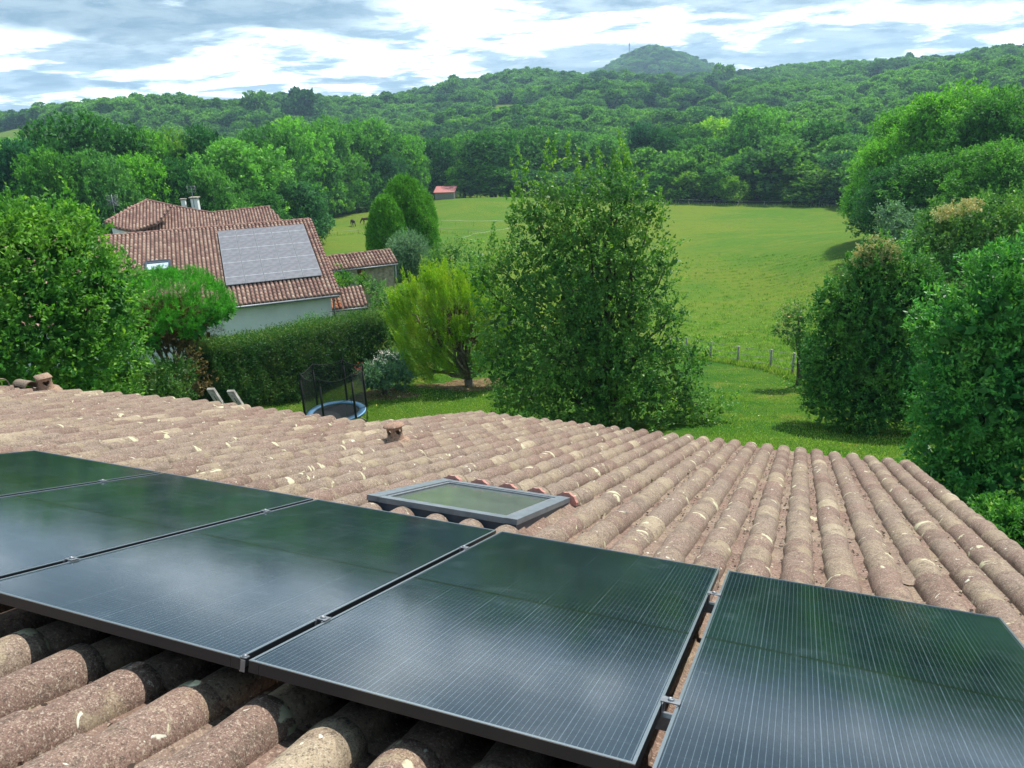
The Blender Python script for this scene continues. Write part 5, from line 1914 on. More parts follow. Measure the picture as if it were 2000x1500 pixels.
def far_woods():
    rng = np.random.default_rng(9)
    src = []
    spots = ((1010, 166, 820), (640, 176, 700), (545, 172, 620))
    for i, (px, py, D) in enumerate(spots):
        p = at(px, py, D); g_ = g1(p.x, p.y)
        root = empty('skyline_tree', (p.x, p.y, g_)); 
        tag(root, ('round tree on the middle skyline left of the poplars', 'round tree on the skyline beside the small far house', 'large round tree standing out on the left skyline')[i], 'tree', 'trees on the skyline')
        o = link('crown', far_variant(20 + i), root); o.scale = (12, 12, 13)
        link('trunk', WT, root).scale = (12, 12, 13)
        src.append(o)
    # extra countable trees standing out on the skyline share the mesh
    more = [(490, 168, 600, 15, 'first of the large skyline trees, left'), (588, 168, 615, 12, 'isolated tree at the right end of the left skyline row'),
            (375, 184, 660, 10, 'tall thin-trunked tree on the left skyline above a far house'), (877, 148, 780, 12, 'tree poking out of the skyline left of the middle'),
            (1774, 103, 1000, 22, 'tall dark tree standing out on the right-hand ridge'), (1842, 112, 980, 18, 'dark rounded tree near the right end of the ridge'),
            (1717, 112, 1000, 13, 'small tree left of the tall dark one on the right-hand ridge'), (1415, 122, 900, 20, 'dark tree right of the summit slope')]
    for px, py, D, h, lab in more:
        p = at(px, py, D); g_ = g1(p.x, p.y); h = max(h, p.z - g_)
        root = empty('skyline_tree', (p.x, p.y, p.z - h)); tag(root, lab, 'tree', 'trees on the skyline')
        o = link('crown', src[int(rng.integers(3))].data, root); o.scale = (h * 0.9, h * 0.9, h)
        link('trunk', WT, root).scale = (h, h, h)
    cy = Crown(5)
    for k in range(7):
        cy.blob((0, 0, 0.12 + 0.125 * k), (0.10, 0.10, 0.12), 40, 6, 0.05, 0.06, 0.02, up=1.2)
    pm = cy.mesh('crown', L['wood_b'])
    for i, (px, py) in enumerate(((1035, 138), (1042, 133), (1052, 132), (1060, 136), (1066, 134), (1971, 92), (1978, 93))):
        p = at(px, py, 900); g_ = g1(p.x, p.y)
        root = empty('poplar', (p.x, p.y, g_)); h = p.z - g_
        tag(root, (f'{ORD[i]} from the left of the narrow poplars on the middle skyline' if i < 5 else f'{("left", "right")[i-5]} one of two narrow cypresses at the right end of the skyline'), 'tree', 'narrow skyline trees')
        o = link('crown', pm, root); o.scale = (h * 1.1, h * 1.1, h); link('trunk', WT, root).scale = (h, h, h)
    # positions
    P = []
    D = 118.0
    while D < 2350:
        sp = 8.2 if D < 420 else (8.2 + (D - 420) * 0.004)
        n = int(math.radians(86) * D / sp)
        a = np.radians(-42) + (np.arange(n) + rng.random(n)) / n * math.radians(86)
        d = D + rng.uniform(-0.5, 0.5, n) * sp
        P.append(np.stack([np.sin(a) * d, np.cos(a) * d, np.full(n, sp)], 1))
        D += sp * 0.82
    P = np.concatenate(P)
    Dd = np.hypot(P[:, 0], P[:, 1]); Aa = np.degrees(np.arctan2(P[:, 0], P[:, 1]))
    keep = np.ones(len(P), bool)
    # not on the meadow (with a margin), nor in the garden valley
    cx, cy_ = 0.0, 0.0
    M2 = np.array(MEADOW); mc = M2.mean(0)
    big = [tuple(mc + (q - mc) * 1.05) for q in M2]
    keep &= ~inpoly(P[:, 0], P[:, 1], big)
    keep &= ~((Dd < 205) & (Aa > -12) & (Aa < 22))
    keep &= ~((Dd < 128) & (Aa < -8)) & ~((Dd < 112) & (Aa > 18))
    keep &= ~((Dd < 212) & (Aa > -15) & (Aa < -8))
    for a0, l0, wa, wl, zn in CLEAR:
        keep &= ~((((Aa - a0) / (wa * 1.05)) ** 2 + ((np.log(Dd) - l0) / (wl * 1.02)) ** 2) < 1)
    for a0, d0, wa in FAR_HOUSES:
        keep &= ~((np.abs(Aa - a0) < wa) & (Dd > d0 - 45) & (Dd < d0 + 14))
    P = P[keep]; Dd = Dd[keep]
    Z = gz(P[:, 0], P[:, 1])
    # hide what lies behind the near front (cheap): drop points far below the sight line of the wood in front is not needed
    n = len(P)
    w = P[:, 2] * rng.choice([0.8, 1.1, 1.4, 1.7, 2.2], n) * rng.uniform(0.9, 1.15, n)
    h = np.minimum(w * rng.uniform(0.7, 1.0, n) + rng.uniform(0, 2.5, n), 15)
    me = bpy.data.meshes.new('far_woods')
    me.vertices.add(n)
    me.vertices.foreach_set('co', np.stack([P[:, 0], P[:, 1], Z - 1.5], 1).astype(np.float32).ravel())
    a = me.attributes.new('scl', 'FLOAT_VECTOR', 'POINT')
    a.data.foreach_set('vector', np.stack([w, w, h], 1).astype(np.float32).ravel())
    a = me.attributes.new('rotz', 'FLOAT_VECTOR', 'POINT')
    a.data.foreach_set('vector', np.stack([np.zeros(n), np.zeros(n), rng.uniform(0, 6.28, n)], 1).astype(np.float32).ravel())
    a = me.attributes.new('pick', 'INT', 'POINT')
    a.data.foreach_set('value', rng.integers(0, 3, n).astype(np.int32))
    me.update()
    o = link('far_woods', me)
    tag(o, kind='stuff'); o['label'] = 'mixed green woodland covering the far hills'
    ng = bpy.data.node_groups.new('far_woods', 'GeometryNodeTree')
    ng.interface.new_socket('Geometry', in_out='INPUT', socket_type='NodeSocketGeometry')
    ng.interface.new_socket('Geometry', in_out='OUTPUT', socket_type='NodeSocketGeometry')
    gi = ng.nodes.new('NodeGroupInput'); go = ng.nodes.new('NodeGroupOutput')
    jn = ng.nodes.new('GeometryNodeJoinGeometry')
    def attr(nm, ty):
        q = ng.nodes.new('GeometryNodeInputNamedAttribute'); q.data_type = ty; q.inputs[0].default_value = nm
        return [s for s in q.outputs if s.enabled][0]
    sa, ra, pa = attr('scl', 'FLOAT_VECTOR'), attr('rotz', 'FLOAT_VECTOR'), attr('pick', 'INT')
    m2p = ng.nodes.new('GeometryNodeMeshToPoints'); ng.links.new(gi.outputs[0], m2p.inputs[0])
    for i, so in enumerate(src):
        ci = ng.nodes.new('GeometryNodeObjectInfo'); ci.inputs['Object'].default_value = so
        # the source crown carries a scale of its own, original space ignores its transform
        ci.transform_space = 'ORIGINAL'
        cmp_ = ng.nodes.new('FunctionNodeCompare'); cmp_.data_type = 'INT'; cmp_.operation = 'EQUAL'
        ins = [s for s in cmp_.inputs if s.enabled]
        ng.links.new(pa, ins[0]); ins[1].default_value = i
        ip = ng.nodes.new('GeometryNodeInstanceOnPoints')
        ng.links.new(m2p.outputs[0], ip.inputs['Points']); ng.links.new(cmp_.outputs[0], ip.inputs['Selection'])
        ng.links.new(ci.outputs['Geometry'], ip.inputs['Instance'])
        ng.links.new(sa, ip.inputs['Scale'])
        er = ng.nodes.new('FunctionNodeEulerToRotation'); ng.links.new(ra, er.inputs[0]); ng.links.new(er.outputs[0], ip.inputs['Rotation'])
        ng.links.new(ip.outputs[0], jn.inputs[0])
    ng.links.new(jn.outputs[0], go.inputs[0])
    md = o.modifiers.new('woods', 'NODES'); md.node_group = ng
    print('far trees', n)


far_woods()


# ---------------------------------------------------------------- garden trees and shrubs, each its own build
def gp(px, py, D):
    p = at(px, py, D); return Vector((p.x, p.y, g1(p.x, p.y)))


def rel(px, py, D, base):
    """spot at that sight line and distance, relative to base"""
    q = at(px, py, D) - base
    return (q.x, q.y, q.z)


def sprig_tree(name, label, cat, base, blobs, mat, seed, nleaf, size, length, spread, up, dens, fill=0.6, shoots=(), trunk=None, bark='bark', aspect=0.45,
               lowcut=-1.0, extra=None, group=None, droop=0.0, trunk_r=0.12):
    cr = Crown(seed); rng = cr.rng
    for i, (c, r) in enumerate(blobs):
        r3 = np.array(r if np.ndim(r) else (r, r, r), float)
        area = 4 * math.pi * (((r3[0] * r3[1]) ** 1.6 + (r3[0] * r3[2]) ** 1.6 + (r3[1] * r3[2]) ** 1.6) / 3) ** (1 / 1.6)
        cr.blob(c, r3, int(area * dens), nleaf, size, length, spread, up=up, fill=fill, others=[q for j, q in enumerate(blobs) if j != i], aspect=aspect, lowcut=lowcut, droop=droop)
    for (p, d, ln, n) in shoots:     # long shoots standing clear of the crown
        p = np.array(p, float); d = unit(np.array(d, float))
        k = int(ln / (spread * 0.8)) + 2
        bs = p + d * np.linspace(0, ln, k)[:, None]
        rad = np.linspace(1, 0.25, k)
        for q, f in zip(bs, rad):
            cr.sprigs(np.array([q]), np.array([d + rng.normal(0, 0.5, 3)]), max(3, int(n * f)), length * 0.5 * f, spread * 0.8 * f, size, aspect, tone=np.array([0.9]))
    crowns = [('crown', cr.mesh('crown', L[mat]))]
    if extra:
        for (nm, m2, bl, nl, sz, ln2, sp2, dn) in extra:
            c2 = Crown(seed + 50)
            for (c, r) in bl: c2.blob(c, r, dn, nl, sz, ln2, sp2, up=0.6, fill=0.1, shell=(0.6, 1.0))
            crowns.append((nm, c2.mesh(nm, L[m2])))
    b = MB()
    top = max(blobs, key=lambda q: q[0][2])[0]
    low = min(q[0][2] for q in blobs)
    b.tube([(0, 0, -0.3), (0.02, 0, 0.3), (top[0] * 0.3, top[1] * 0.3, top[2] * 0.4), (top[0] * 0.8, top[1] * 0.8, top[2] * 0.8), top], [trunk_r * 1.3, trunk_r, trunk_r * 0.7, trunk_r * 0.35, 0.01], 9)
    limbs(b, (0.02, 0, 0.5), [q[0] for q in blobs], trunk_r * 0.5, rng)
    return make_tree(name, label, cat, base, crowns, b.mesh('trunk', M[bark]), group=group)


# big leafy tree left
B = gp(60, 700, 19.0)
bl = [(rel(60, 520, 18.5, B), 1.25), (rel(-60, 560, 18.5, B), 1.4), (rel(145, 535, 18.8, B), (0.85, 0.85, 0.75)), (rel(20, 470, 18.6, B), 0.75), (rel(110, 478, 18.8, B), 0.55),
      (rel(185, 500, 19, B), 0.34), (rel(70, 640, 18.0, B), 1.2), (rel(170, 600, 18.3, B), 0.95), (rel(215, 560, 18.6, B), 0.55), (rel(-20, 690, 17.8, B), 1.2), (rel(150, 700, 18, B), 0.8),
      (rel(170, 450, 19, B), 0.22), (rel(195, 545, 18.4, B), 0.3)]
sh = []
rs = np.random.default_rng(4)
for px, py, ln in ((8, 420, .65), (38, 430, .5), (62, 410, .6), (95, 405, .75), (150, 400, .9), (170, 418, .5), (120, 415, .6), (190, 440, .5), (180, 430, .45), (215, 470, .5), (0, 440, .4), (225, 510, .4), (140, 395, .4), (75, 425, .5)):
    sh.append((rel(px, py + 28, 18.7, B), (rs.normal() * 0.15 + 0.10, rs.normal() * 0.1, 1.0), ln * 0.9, 12))
sprig_tree('leafy_tree', 'large bright green leafy tree filling the left edge above the roof', 'tree', B, bl, 'left', 101, 16, 0.105, 0.40, 0.12, 0.60, 19, 0.45, sh, droop=0.1, aspect=0.5)

# lower shrubs in front of it
B = gp(215, 735, 20.0)
sprig_tree('garden_shrub', 'mid green shrub with pointed leaves between the left tree and the hedge', 'shrub', B,
           [(rel(215, 720, 20, B), 0.75), (rel(180, 745, 19.8, B), 0.6), (rel(240, 690, 20.3, B), 0.45), (rel(200, 770, 19.8, B), 0.7)], 'left', 102, 12, 0.10, 0.3, 0.09, 0.5, 26, 0.4)
B = gp(300, 760, 21.0)
sprig_tree('garden_shrub', 'low dark spreading shrub just beyond the eave left of the timber posts', 'shrub', B,
           [(rel(300, 775, 21, B), (0.9, 0.6, 0.35)), (rel(345, 785, 21, B), (0.5, 0.4, 0.3)), (rel(280, 735, 22, B), (0.7, 0.6, 0.45)), (rel(335, 730, 23, B), (0.6, 0.5, 0.4))], 'hedge', 103, 12, 0.085, 0.24, 0.09, 0.1, 30, 0.5)
B = gp(350, 740, 25.0)
sprig_tree('garden_shrub', 'reddish brown thin shrub at the left end of the hedge', 'shrub', B,
           [(rel(365, 715, 25, B), (0.45, 0.4, 0.55)), (rel(385, 745, 25, B), (0.45, 0.4, 0.45))], 'pine_dry', 104, 9, 0.09, 0.25, 0.1, 0.5, 22, 0.3)


# stone pine
def pine():
    D = 27.0
    B = gp(335, 720, D)
    cr = Crown(110); rng = cr.rng
    c0 = np.array(rel(342, 598, D, B)); R3 = np.array((2.15, 1.9, 1.25))
    n = 1700
    d = unit(rng.normal(size=(n, 3)) + np.array([0, 0, 0.55]))
    d = d[d[:, 2] > -0.25]
    lump = 1 + 0.07 * np.sin(d[:, 0] * 9 + 1) * np.cos(d[:, 1] * 8) + 0.05 * np.sin(d[:, 2] * 14 + d[:, 0] * 7)
    c0 = c0 + np.array([-0.35, 0, -0.20])
    q = c0 + d * R3 * lump[:, None] * rng.uniform(0.86, 1.0, (len(d), 1))
    ax = d * 0.55 + np.array([0, 0, 1.0])
    cr.sprigs(q, ax, 34, 0.20, 0.055, 0.115, 0.10)
    for k in range(16):     # sub tufts on the rim
        a = k / 16 * 6.28
        p = c0 + np.array([math.cos(a) * 1.9, math.sin(a) * 1.75, rng.uniform(-0.55, 0.15)])
        cr.blob(p, (0.38, 0.38, 0.3), 36, 24, 0.11, 0.18, 0.05, up=0.9, aspect=0.10, fill=0.4)
    cd = Crown(111)
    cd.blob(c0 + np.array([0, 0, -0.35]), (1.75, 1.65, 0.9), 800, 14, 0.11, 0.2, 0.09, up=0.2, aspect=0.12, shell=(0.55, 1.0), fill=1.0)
    b = MB()
    fork = Vector((0.0, 0, 1.0))
    b.tube([(-0.1, 0, -0.3), (0.05, 0, 0.4), fork], [0.17, 0.14, 0.12], 9)
    tips = []
    for k in range(15):
        a = k * 2.4; r = rng.uniform(0.5, 1.6)
        tips.append(tuple(c0 + np.array([math.cos(a) * r, math.sin(a) * r, rng.uniform(-0.7, 0.2)])))
    limbs(b, fork, tips, 0.06, rng, 0.2)
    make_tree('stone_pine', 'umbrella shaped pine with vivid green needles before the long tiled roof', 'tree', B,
              [('crown', cr.mesh('crown', L['pine'])), ('dry_needles', cd.mesh('dry_needles', L['pine_dry']))], b.mesh('trunk', M['bark']))


pine()


# clipped hedge
def hedge():
    rng = np.random.default_rng(120)
    cr = Crown(120)
    spots = [(392, 790, 28.2, 672), (430, 783, 29, 668), (470, 776, 30.2, 664), (520, 762, 31.6, 656), (570, 752, 33, 645), (630, 738, 35, 632), (690, 728, 37, 620), (745, 722, 38.5, 612)]
    P = []
    for px, py, D, ty in spots:
        q = gp(px, py, D); t = at(px, ty, D + 0.6)
        P.append((q, t.z - q.z))
    B = P[0][0]
    n = 9000
    seg = rng.integers(0, len(P) - 1, n); t = rng.random(n)
    pos = np.zeros((n, 3)); ax = np.zeros((n, 3))
    face = rng.random(n)
    Wd = 1.25
    for i in range(n):
        (a, ha), (c, hc) = P[seg[i]], P[seg[i] + 1]
        p = a + (c - a) * t[i]; h = ha + (hc - ha) * t[i]
        d = (c - a); d.z = 0; d.normalize(); nn = Vector((-d.y, d.x, 0))
        if face[i] < 0.55:     # front
            z = rng.random() * h; s = -Wd / 2 + 0.12 * math.sin(z * 3 + seg[i] + 4 * t[i]) * 0.5; axx = -nn * 0.8 + Vector((0, 0, 0.35))
        elif face[i] < 0.90:
            z = h + rng.normal() * 0.07; s = (rng.random() - 0.5) * Wd; axx = Vector((rng.normal() * .4, rng.normal() * .4, 1.0))
        else:
            z = rng.random() * h; s = Wd / 2; axx = nn + Vector((0, 0, 0.3))
        g_ = g1(0, 0) * 0
        q = p + nn * (s + rng.normal() * 0.05) - B
        pos[i] = (q.x, q.y, q.z + z); ax[i] = axx
    cr.sprigs(pos, ax, 11, np.where(ax[:, 2] > 0.8, rng.uniform(0.15, 0.42, n), rng.uniform(0.10, 0.28, n)), 0.085, 0.068, 0.5, tone=np.where(ax[:, 2] > 0.8, 0.75 + 0.25 * rng.random(n), 0.45 * rng.random(n)))  # tone paints the top as lit and the sides as shaded
    m = 14000
    seg = rng.integers(0, len(P) - 1, m); t = rng.random(m); pos = np.zeros((m, 3))
    for i in range(m):
        (a, ha), (c, hc) = P[seg[i]], P[seg[i] + 1]
        p = a + (c - a) * t[i]; d = (c - a); nn = Vector((-d.y, d.x, 0)).normalized()
        q = p + nn * ((rng.random() - 0.5) * Wd * 0.8) - B
        pos[i] = (q.x, q.y, q.z + rng.random() * (ha + (hc - ha) * t[i]) * 0.95)
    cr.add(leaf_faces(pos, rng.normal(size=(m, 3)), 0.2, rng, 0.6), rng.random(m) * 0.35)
    b = MB()
    for k in range(22):
        (a, ha), (c, hc) = P[k % (len(P) - 1)], P[k % (len(P) - 1) + 1]
        q = a + (c - a) * float(rng.random()) - B
        b.tube([q + Vector((0, 0, -0.2)), q + Vector((rng.normal() * .1, rng.normal() * .1, ha * 0.7))], [0.04, 0.015], 6)
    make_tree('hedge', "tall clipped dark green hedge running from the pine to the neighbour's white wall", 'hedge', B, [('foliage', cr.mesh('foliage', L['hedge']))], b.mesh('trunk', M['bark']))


hedge()
# taller growth behind / on the hedge
B = gp(620, 700, 37.0)
sprig_tree('garden_shrub', 'fine leaved bright shrub rising above the hedge before the white wall', 'shrub', B,
           [(rel(610, 640, 37, B), (0.75, 0.6, 0.45)), (rel(650, 650, 37.3, B), (0.6, 0.6, 0.4)), (rel(585, 655, 36.6, B), (0.5, 0.5, 0.3))], 'left', 121, 12, 0.10, 0.38, 0.07, 1.3, 30, 0.4, aspect=0.22)
B = gp(722, 700, 40.0)
sprig_tree('garden_shrub', 'rounded mixed shrub beside the lean-to at the right end of the hedge', 'shrub', B,
           [(rel(740, 640, 39, B), 0.8), (rel(700, 640, 39, B), 0.6), (rel(755, 600, 41, B), 0.85), (rel(735, 570, 43, B), 0.6), (rel(775, 655, 38, B), 0.7)], 'shrub', 122, 12, 0.10, 0.28, 0.12, 0.3, 20, 0.5)
B = gp(690, 600, 49.0)
sprig_tree('garden_shrub', 'green shrub growing in the courtyard before the open passage', 'shrub', B,
           [(rel(672, 549, 48, B), (0.75, 0.5, 0.4)), (rel(712, 550, 48.5, B), (0.45, 0.4, 0.35)), (rel(665, 535, 49, B), (0.4, 0.4, 0.35))], 'left', 123, 10, 0.11, 0.3, 0.11, 0.4, 24, 0.5)

# golden juniper with a leaning trunk
def juniper():
    D = 34.0
    B = gp(915, 752, D)
    cr = Crown(130); rng = cr.rng
    tips = []
    for px, py, dd in ((800, 560, 0.3), (830, 540, -0.3), (865, 530, 0.2), (905, 535, 0.6), (945, 545, 0), (975, 580, 0.4), (990, 610, -0.2), (780, 600, 0), (790, 640, -0.4), (785, 685, -0.2),
                       (830, 590, -0.9), (870, 575, -0.9), (915, 580, -0.9), (955, 600, -0.9), (825, 660, -1.0), (850, 620, -1.2), (960, 650, -0.8), (930, 560, 1.0), (850, 560, 1.0), (815, 710, -0.5),
                       (960, 690, -0.5), (800, 620, 0.9), (985, 660, 0.5), (900, 560, 0.0), (775, 660, 0.6), (840, 690, -0.8), (870, 655, -1.1), (935, 620, -1.1), (785, 725, -0.3), (822, 735, -0.9), (862, 715, -1.2), (760, 625, 0.1), (765, 585, 0.2), (940, 700, -1.0), (985, 710, -0.3), (1005, 620, 0.2), (900, 640, -1.4), (850, 545, -0.5), (1000, 660, 0.0)):
        tips.append(np.array(rel(px, py, D + dd, B)))
    V = []
    for t in tips:
        out = unit(t - np.array([0, 0, 0.6]))
        k = 40
        st = t - out * 0.55 + rng.normal(0, 0.22, (k, 3))
        ax = out * 0.9 + np.array([0, 0, 0.75]) + rng.normal(0, 0.25, (k, 3))
        for j in range(k):      # plume: scales along a tapering arc
            n = 70
            s = np.sort(rng.random(n)); a_ = unit(ax[j])
            ln = rng.uniform(0.45, 0.85)
            pos = st[j] + a_ * (s * ln)[:, None] + np.array([0, 0, 1]) * (s ** 2 * 0.15)[:, None] + rng.normal(size=(n, 3)) * (0.075 * (1.05 - s))[:, None]
            cr.add(leaf_faces(pos, np.repeat(a_[None], n, 0) * 1.6 + rng.normal(0, .3, (n, 3)), 0.10, rng, 0.22), 0.25 + 0.7 * s * rng.random(n) + 0.1 * rng.random())
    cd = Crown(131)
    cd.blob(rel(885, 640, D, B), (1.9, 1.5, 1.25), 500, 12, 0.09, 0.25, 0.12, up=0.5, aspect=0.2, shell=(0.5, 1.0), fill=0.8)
    b = MB()
    f = Vector((0.0, 0, 0.35))
    b.tube([(0.1, 0, -0.3), f], [0.26, 0.2], 10)
    limbs(b, f, [tuple(t - np.array([0, 0, 0.2])) for t in tips], 0.075, rng, 0.25)
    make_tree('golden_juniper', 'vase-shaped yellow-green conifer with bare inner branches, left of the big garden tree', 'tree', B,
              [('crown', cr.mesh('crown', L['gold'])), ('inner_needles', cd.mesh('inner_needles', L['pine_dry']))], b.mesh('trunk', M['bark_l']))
    patch('earth_bed', 0, 0, 2.0, 1.2, 5, 'bed', 0.2, c=B)


juniper()

# oleander with cream blossom
B = gp(750, 765, 32.5)
patch('earth_bed', 0, 0, 1.5, 0.9, 6, 'bed', 0.0, c=B)
ol = sprig_tree('oleander', 'rounded oleander bush with cream and a few red blossoms beside the trampoline', 'shrub', B,
                [(rel(745, 735, 32.5, B), (0.85, 0.8, 0.65)), (rel(765, 712, 33, B), (0.65, 0.6, 0.5)), (rel(722, 742, 32.2, B), (0.5, 0.5, 0.5)), (rel(785, 742, 32.7, B), (0.5, 0.5, 0.45))],
                'olive', 140, 12, 0.11, 0.35, 0.07, 0.9, 26, 0.5, aspect=0.2)
for nm, mt, spots, seed in (('cream_blossom', 'petal_w', ((745, 690, 8), (760, 688, 9), (735, 700, 6), (772, 695, 7), (750, 705, 5), (728, 712, 3)), 1), ('red_blossom', 'petal_r', ((700, 722, 4), (704, 715, 3)), 2)):
    rng = np.random.default_rng(seed); cr = Crown(seed)
    for px, py, n in spots:
        p = np.array(rel(px, py, 32.2, B))
        q = p + rng.normal(0, 0.09, (n * 7, 3))
        cr.add(leaf_faces(q, rng.normal(size=q.shape) + np.array([0, -0.4, 0.5]), 0.055, rng, 0.9))
    link(nm, cr.mesh(nm, M[mt]), ol)

# clipped twin cypresses and the round bush
def cypress(px, ybase, ytop, D, wpx, label, seed):
    B = gp(px, ybase, D); top = at(px, ytop, D); H_ = top.z - B.z
    W_ = wpx / FPX * math.hypot(D, top.z)
    cr = Crown(seed); rng = cr.rng
    n = 5200
    z = rng.random(n) ** 0.9; a = rng.uniform(0, 6.28, n)
    prof = np.interp(z, [0, 0.1, 0.35, 0.6, 0.8, 0.93, 1.0], [0.62, 0.82, 1.0, 0.93, 0.68, 0.36, 0.06])
    r = W_ / 2 * prof * (1 + 0.06 * np.sin(a * 5 + z * 9) + rng.normal(0, 0.03, n))
    pos = np.stack([r * np.cos(a), r * np.sin(a), z * H_ * 0.95], 1)
    ax = np.stack([np.cos(a) * 0.35, np.sin(a) * 0.35, np.full(n, 1.0)], 1)
    cr.sprigs(pos, ax, 9, rng.uniform(0.35, 0.75, n), 0.09, 0.20, 0.26)
    m = 3500
    z = rng.random(m); a = rng.uniform(0, 6.28, m); rr = W_ / 2 * np.interp(z, [0, .35, .8, 1], [.75, .85, .55, .05]) * rng.random(m) ** 0.5
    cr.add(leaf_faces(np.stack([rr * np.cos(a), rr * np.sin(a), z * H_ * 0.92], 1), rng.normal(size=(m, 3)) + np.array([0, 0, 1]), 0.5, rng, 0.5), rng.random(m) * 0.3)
    b = MB(); b.tube([(0, 0, -0.3), (0, 0, H_ * 0.9)], [0.16, 0.03], 8)
    make_tree('cypress', label, 'tree', B, [('crown', cr.mesh('crown', L['cypress']))], b.mesh('trunk', M['bark']), group='pair of clipped cypresses')


cypress(803, 535, 344, 63, 112, 'taller right one of the pair of columnar cypresses behind the passage', 150)
cypress(763, 535, 388, 60.5, 68, 'shorter left one of the pair of columnar cypresses behind the passage', 151)
B = gp(797, 560, 54)
sprig_tree('round_bush', 'round grey-green clipped bush in front of the twin cypresses', 'shrub', B,
           [(rel(797, 494, 54, B), (1.50, 1.45, 1.45)), (rel(797, 520, 54, B), (1.25, 1.2, 1.2))], 'olive', 152, 12, 0.11, 0.32, 0.06, 0.7, 34, 0.6, aspect=0.2)

# loose shrubs between the round bush and the big tree
B = gp(880, 560, 52)
sprig_tree('garden_shrub', 'loose pale green shrub right of the round grey-green bush', 'shrub', B,
           [(rel(880, 500, 52, B), (1.3, 1.0, 1.0)), (rel(850, 520, 51, B), (0.9, 0.8, 0.8)), (rel(930, 520, 50, B), (1.3, 1.0, 0.9)), (rel(900, 545, 48, B), (1.4, 1.0, 1.0))], 'shrub', 153, 12, 0.13, 0.4, 0.14, 0.5, 12, 0.4)


# the big central tree
def central():
    D = 24.0
    B = gp(1180, 830, D)
    bl = []
    for px, py, dd, r in ((1125, 430, 0, 0.9), (1205, 420, 0.2, 0.85), (1085, 385, 0.2, 0.5), (1195, 372, 0, 0.45), (1060, 480, 0, 0.9), (1245, 490, -0.1, 0.9), (1140, 385, 0.1, 0.5), (1150, 460, -0.5, 0.9), (1235, 385, 0, 0.35), (1045, 420, 0, 0.45), (1150, 510, -0.6, 1.2), (1010, 540, 0.2, 0.95),
                          (1250, 570, 0.0, 0.95), (1090, 590, -0.8, 1.3), (1190, 620, -0.9, 1.3), (990, 630, 0.2, 1.0), (1280, 660, 0, 0.95), (1080, 690, -0.9, 1.4), (1200, 720, -1.0, 1.4), (985, 720, 0.1, 0.95),
                          (1310, 745, -0.1, 1.0), (1110, 790, -0.9, 1.3), (1240, 800, -1.0, 1.3), (1345, 810, -0.2, 0.85), (1020, 780, 0, 0.9), (1150, 560, 1.2, 1.5), (1150, 700, 1.3, 1.8), (965, 520, 0.5, 0.6),
                          (1390, 800, 0, 0.45), (945, 555, 0.5, 0.45), (960, 690, 0.1, 0.5), (1270, 420, 0, 0.45), (1040, 410, 0, 0.5), (1300, 520, 0, 0.35), (1310, 610, 0, 0.4), (1350, 700, 0, 0.45)):
        bl.append((rel(px, py, D + dd, B), (r * 0.92, r * 0.92, r * 0.78)))
    rs = np.random.default_rng(8)
    sh = []
    for px, py, ln in ((1020, 400, 1.0), (1040, 365, 0.9), (1062, 350, 0.8), (1078, 330, 0.8), (1100, 330, 0.75), (1128, 350, 0.7), (1150, 355, 0.6), (1180, 345, 0.6), (1200, 340, 0.5), (1228, 330, 0.85),
                       (1240, 345, 0.75), (1210, 350, 0.6), (1262, 375, 0.5), (1280, 405, 0.4), (1000, 460, 0.5), (960, 480, 0.5), (1005, 430, 0.6), (1290, 440, 0.4)):
        sh.append((rel(px, py, D + rs.normal() * 0.2, B), (rs.normal() * 0.16, rs.normal() * 0.12, 1.0), ln * 1.35, 22))
    for px, py, dx in ((1300, 560, 1), (1310, 640, 1), (1340, 720, 1), (1380, 770, 1), (1400, 800, 1), (960, 600, -1), (950, 660, -1), (950, 480, -1), (1305, 480, 1), (1370, 690, .8), (1395, 830, 1), (1420, 790, .6)):
        sh.append((rel(px, py, D, B), (dx, rs.normal() * 0.2, 0.35 + rs.normal() * 0.2), 0.7, 11))
    sprig_tree('hornbeam_tree', 'tall leafy tree with upright shoots in the middle of the picture, before the meadow', 'tree', B, bl, 'central', 160, 15, 0.105, 0.44, 0.14, 0.55, 15.5, 0.30, sh,
               trunk_r=0.17, aspect=0.55, droop=0.15)


central()
B = gp(1025, 800, 30.0)
sprig_tree('garden_shrub', 'low yellow-green shrub on the lawn at the foot of the big tree', 'shrub', B, [(rel(1030, 775, 29.5, B), (0.7, 0.5, 0.4)), (rel(985, 770, 30, B), (0.4, 0.4, 0.3))], 'shrub', 161, 10, 0.09, 0.25, 0.1, 0.5, 22, 0.4)

# big laurel right of the lawn, with buff seed clusters on top
D = 26.0
B = gp(1690, 840, D)
bl = [(rel(px, py, D + dd, B), r) for px, py, dd, r in ((1690, 770, -0.3, (1.75, 1.4, 1.3)), (1640, 700, -0.3, (1.15, 1.1, 1.2)), (1740, 700, -0.3, (1.3, 1.1, 1.3)), (1690, 620, -0.2, (1.3, 1.1, 1.2)),
                                                        (1640, 600, 0, (0.8, 0.8, 0.8)), (1760, 600, 0, (1.15, 1.0, 1.1)), (1700, 530, 0, (0.75, 0.7, 0.7)), (1770, 545, 0.2, (0.9, 0.8, 0.75)), (1600, 760, 0, (0.55, 0.6, 1.0)),
                                                        (1790, 770, 0, (0.8, 0.9, 1.1)), (1820, 590, 0.4, (0.6, 0.6, 0.6)), (1715, 490, 0.2, (0.45, 0.45, 0.4)), (1590, 700, 0, 0.4))]
rs = np.random.default_rng(12)
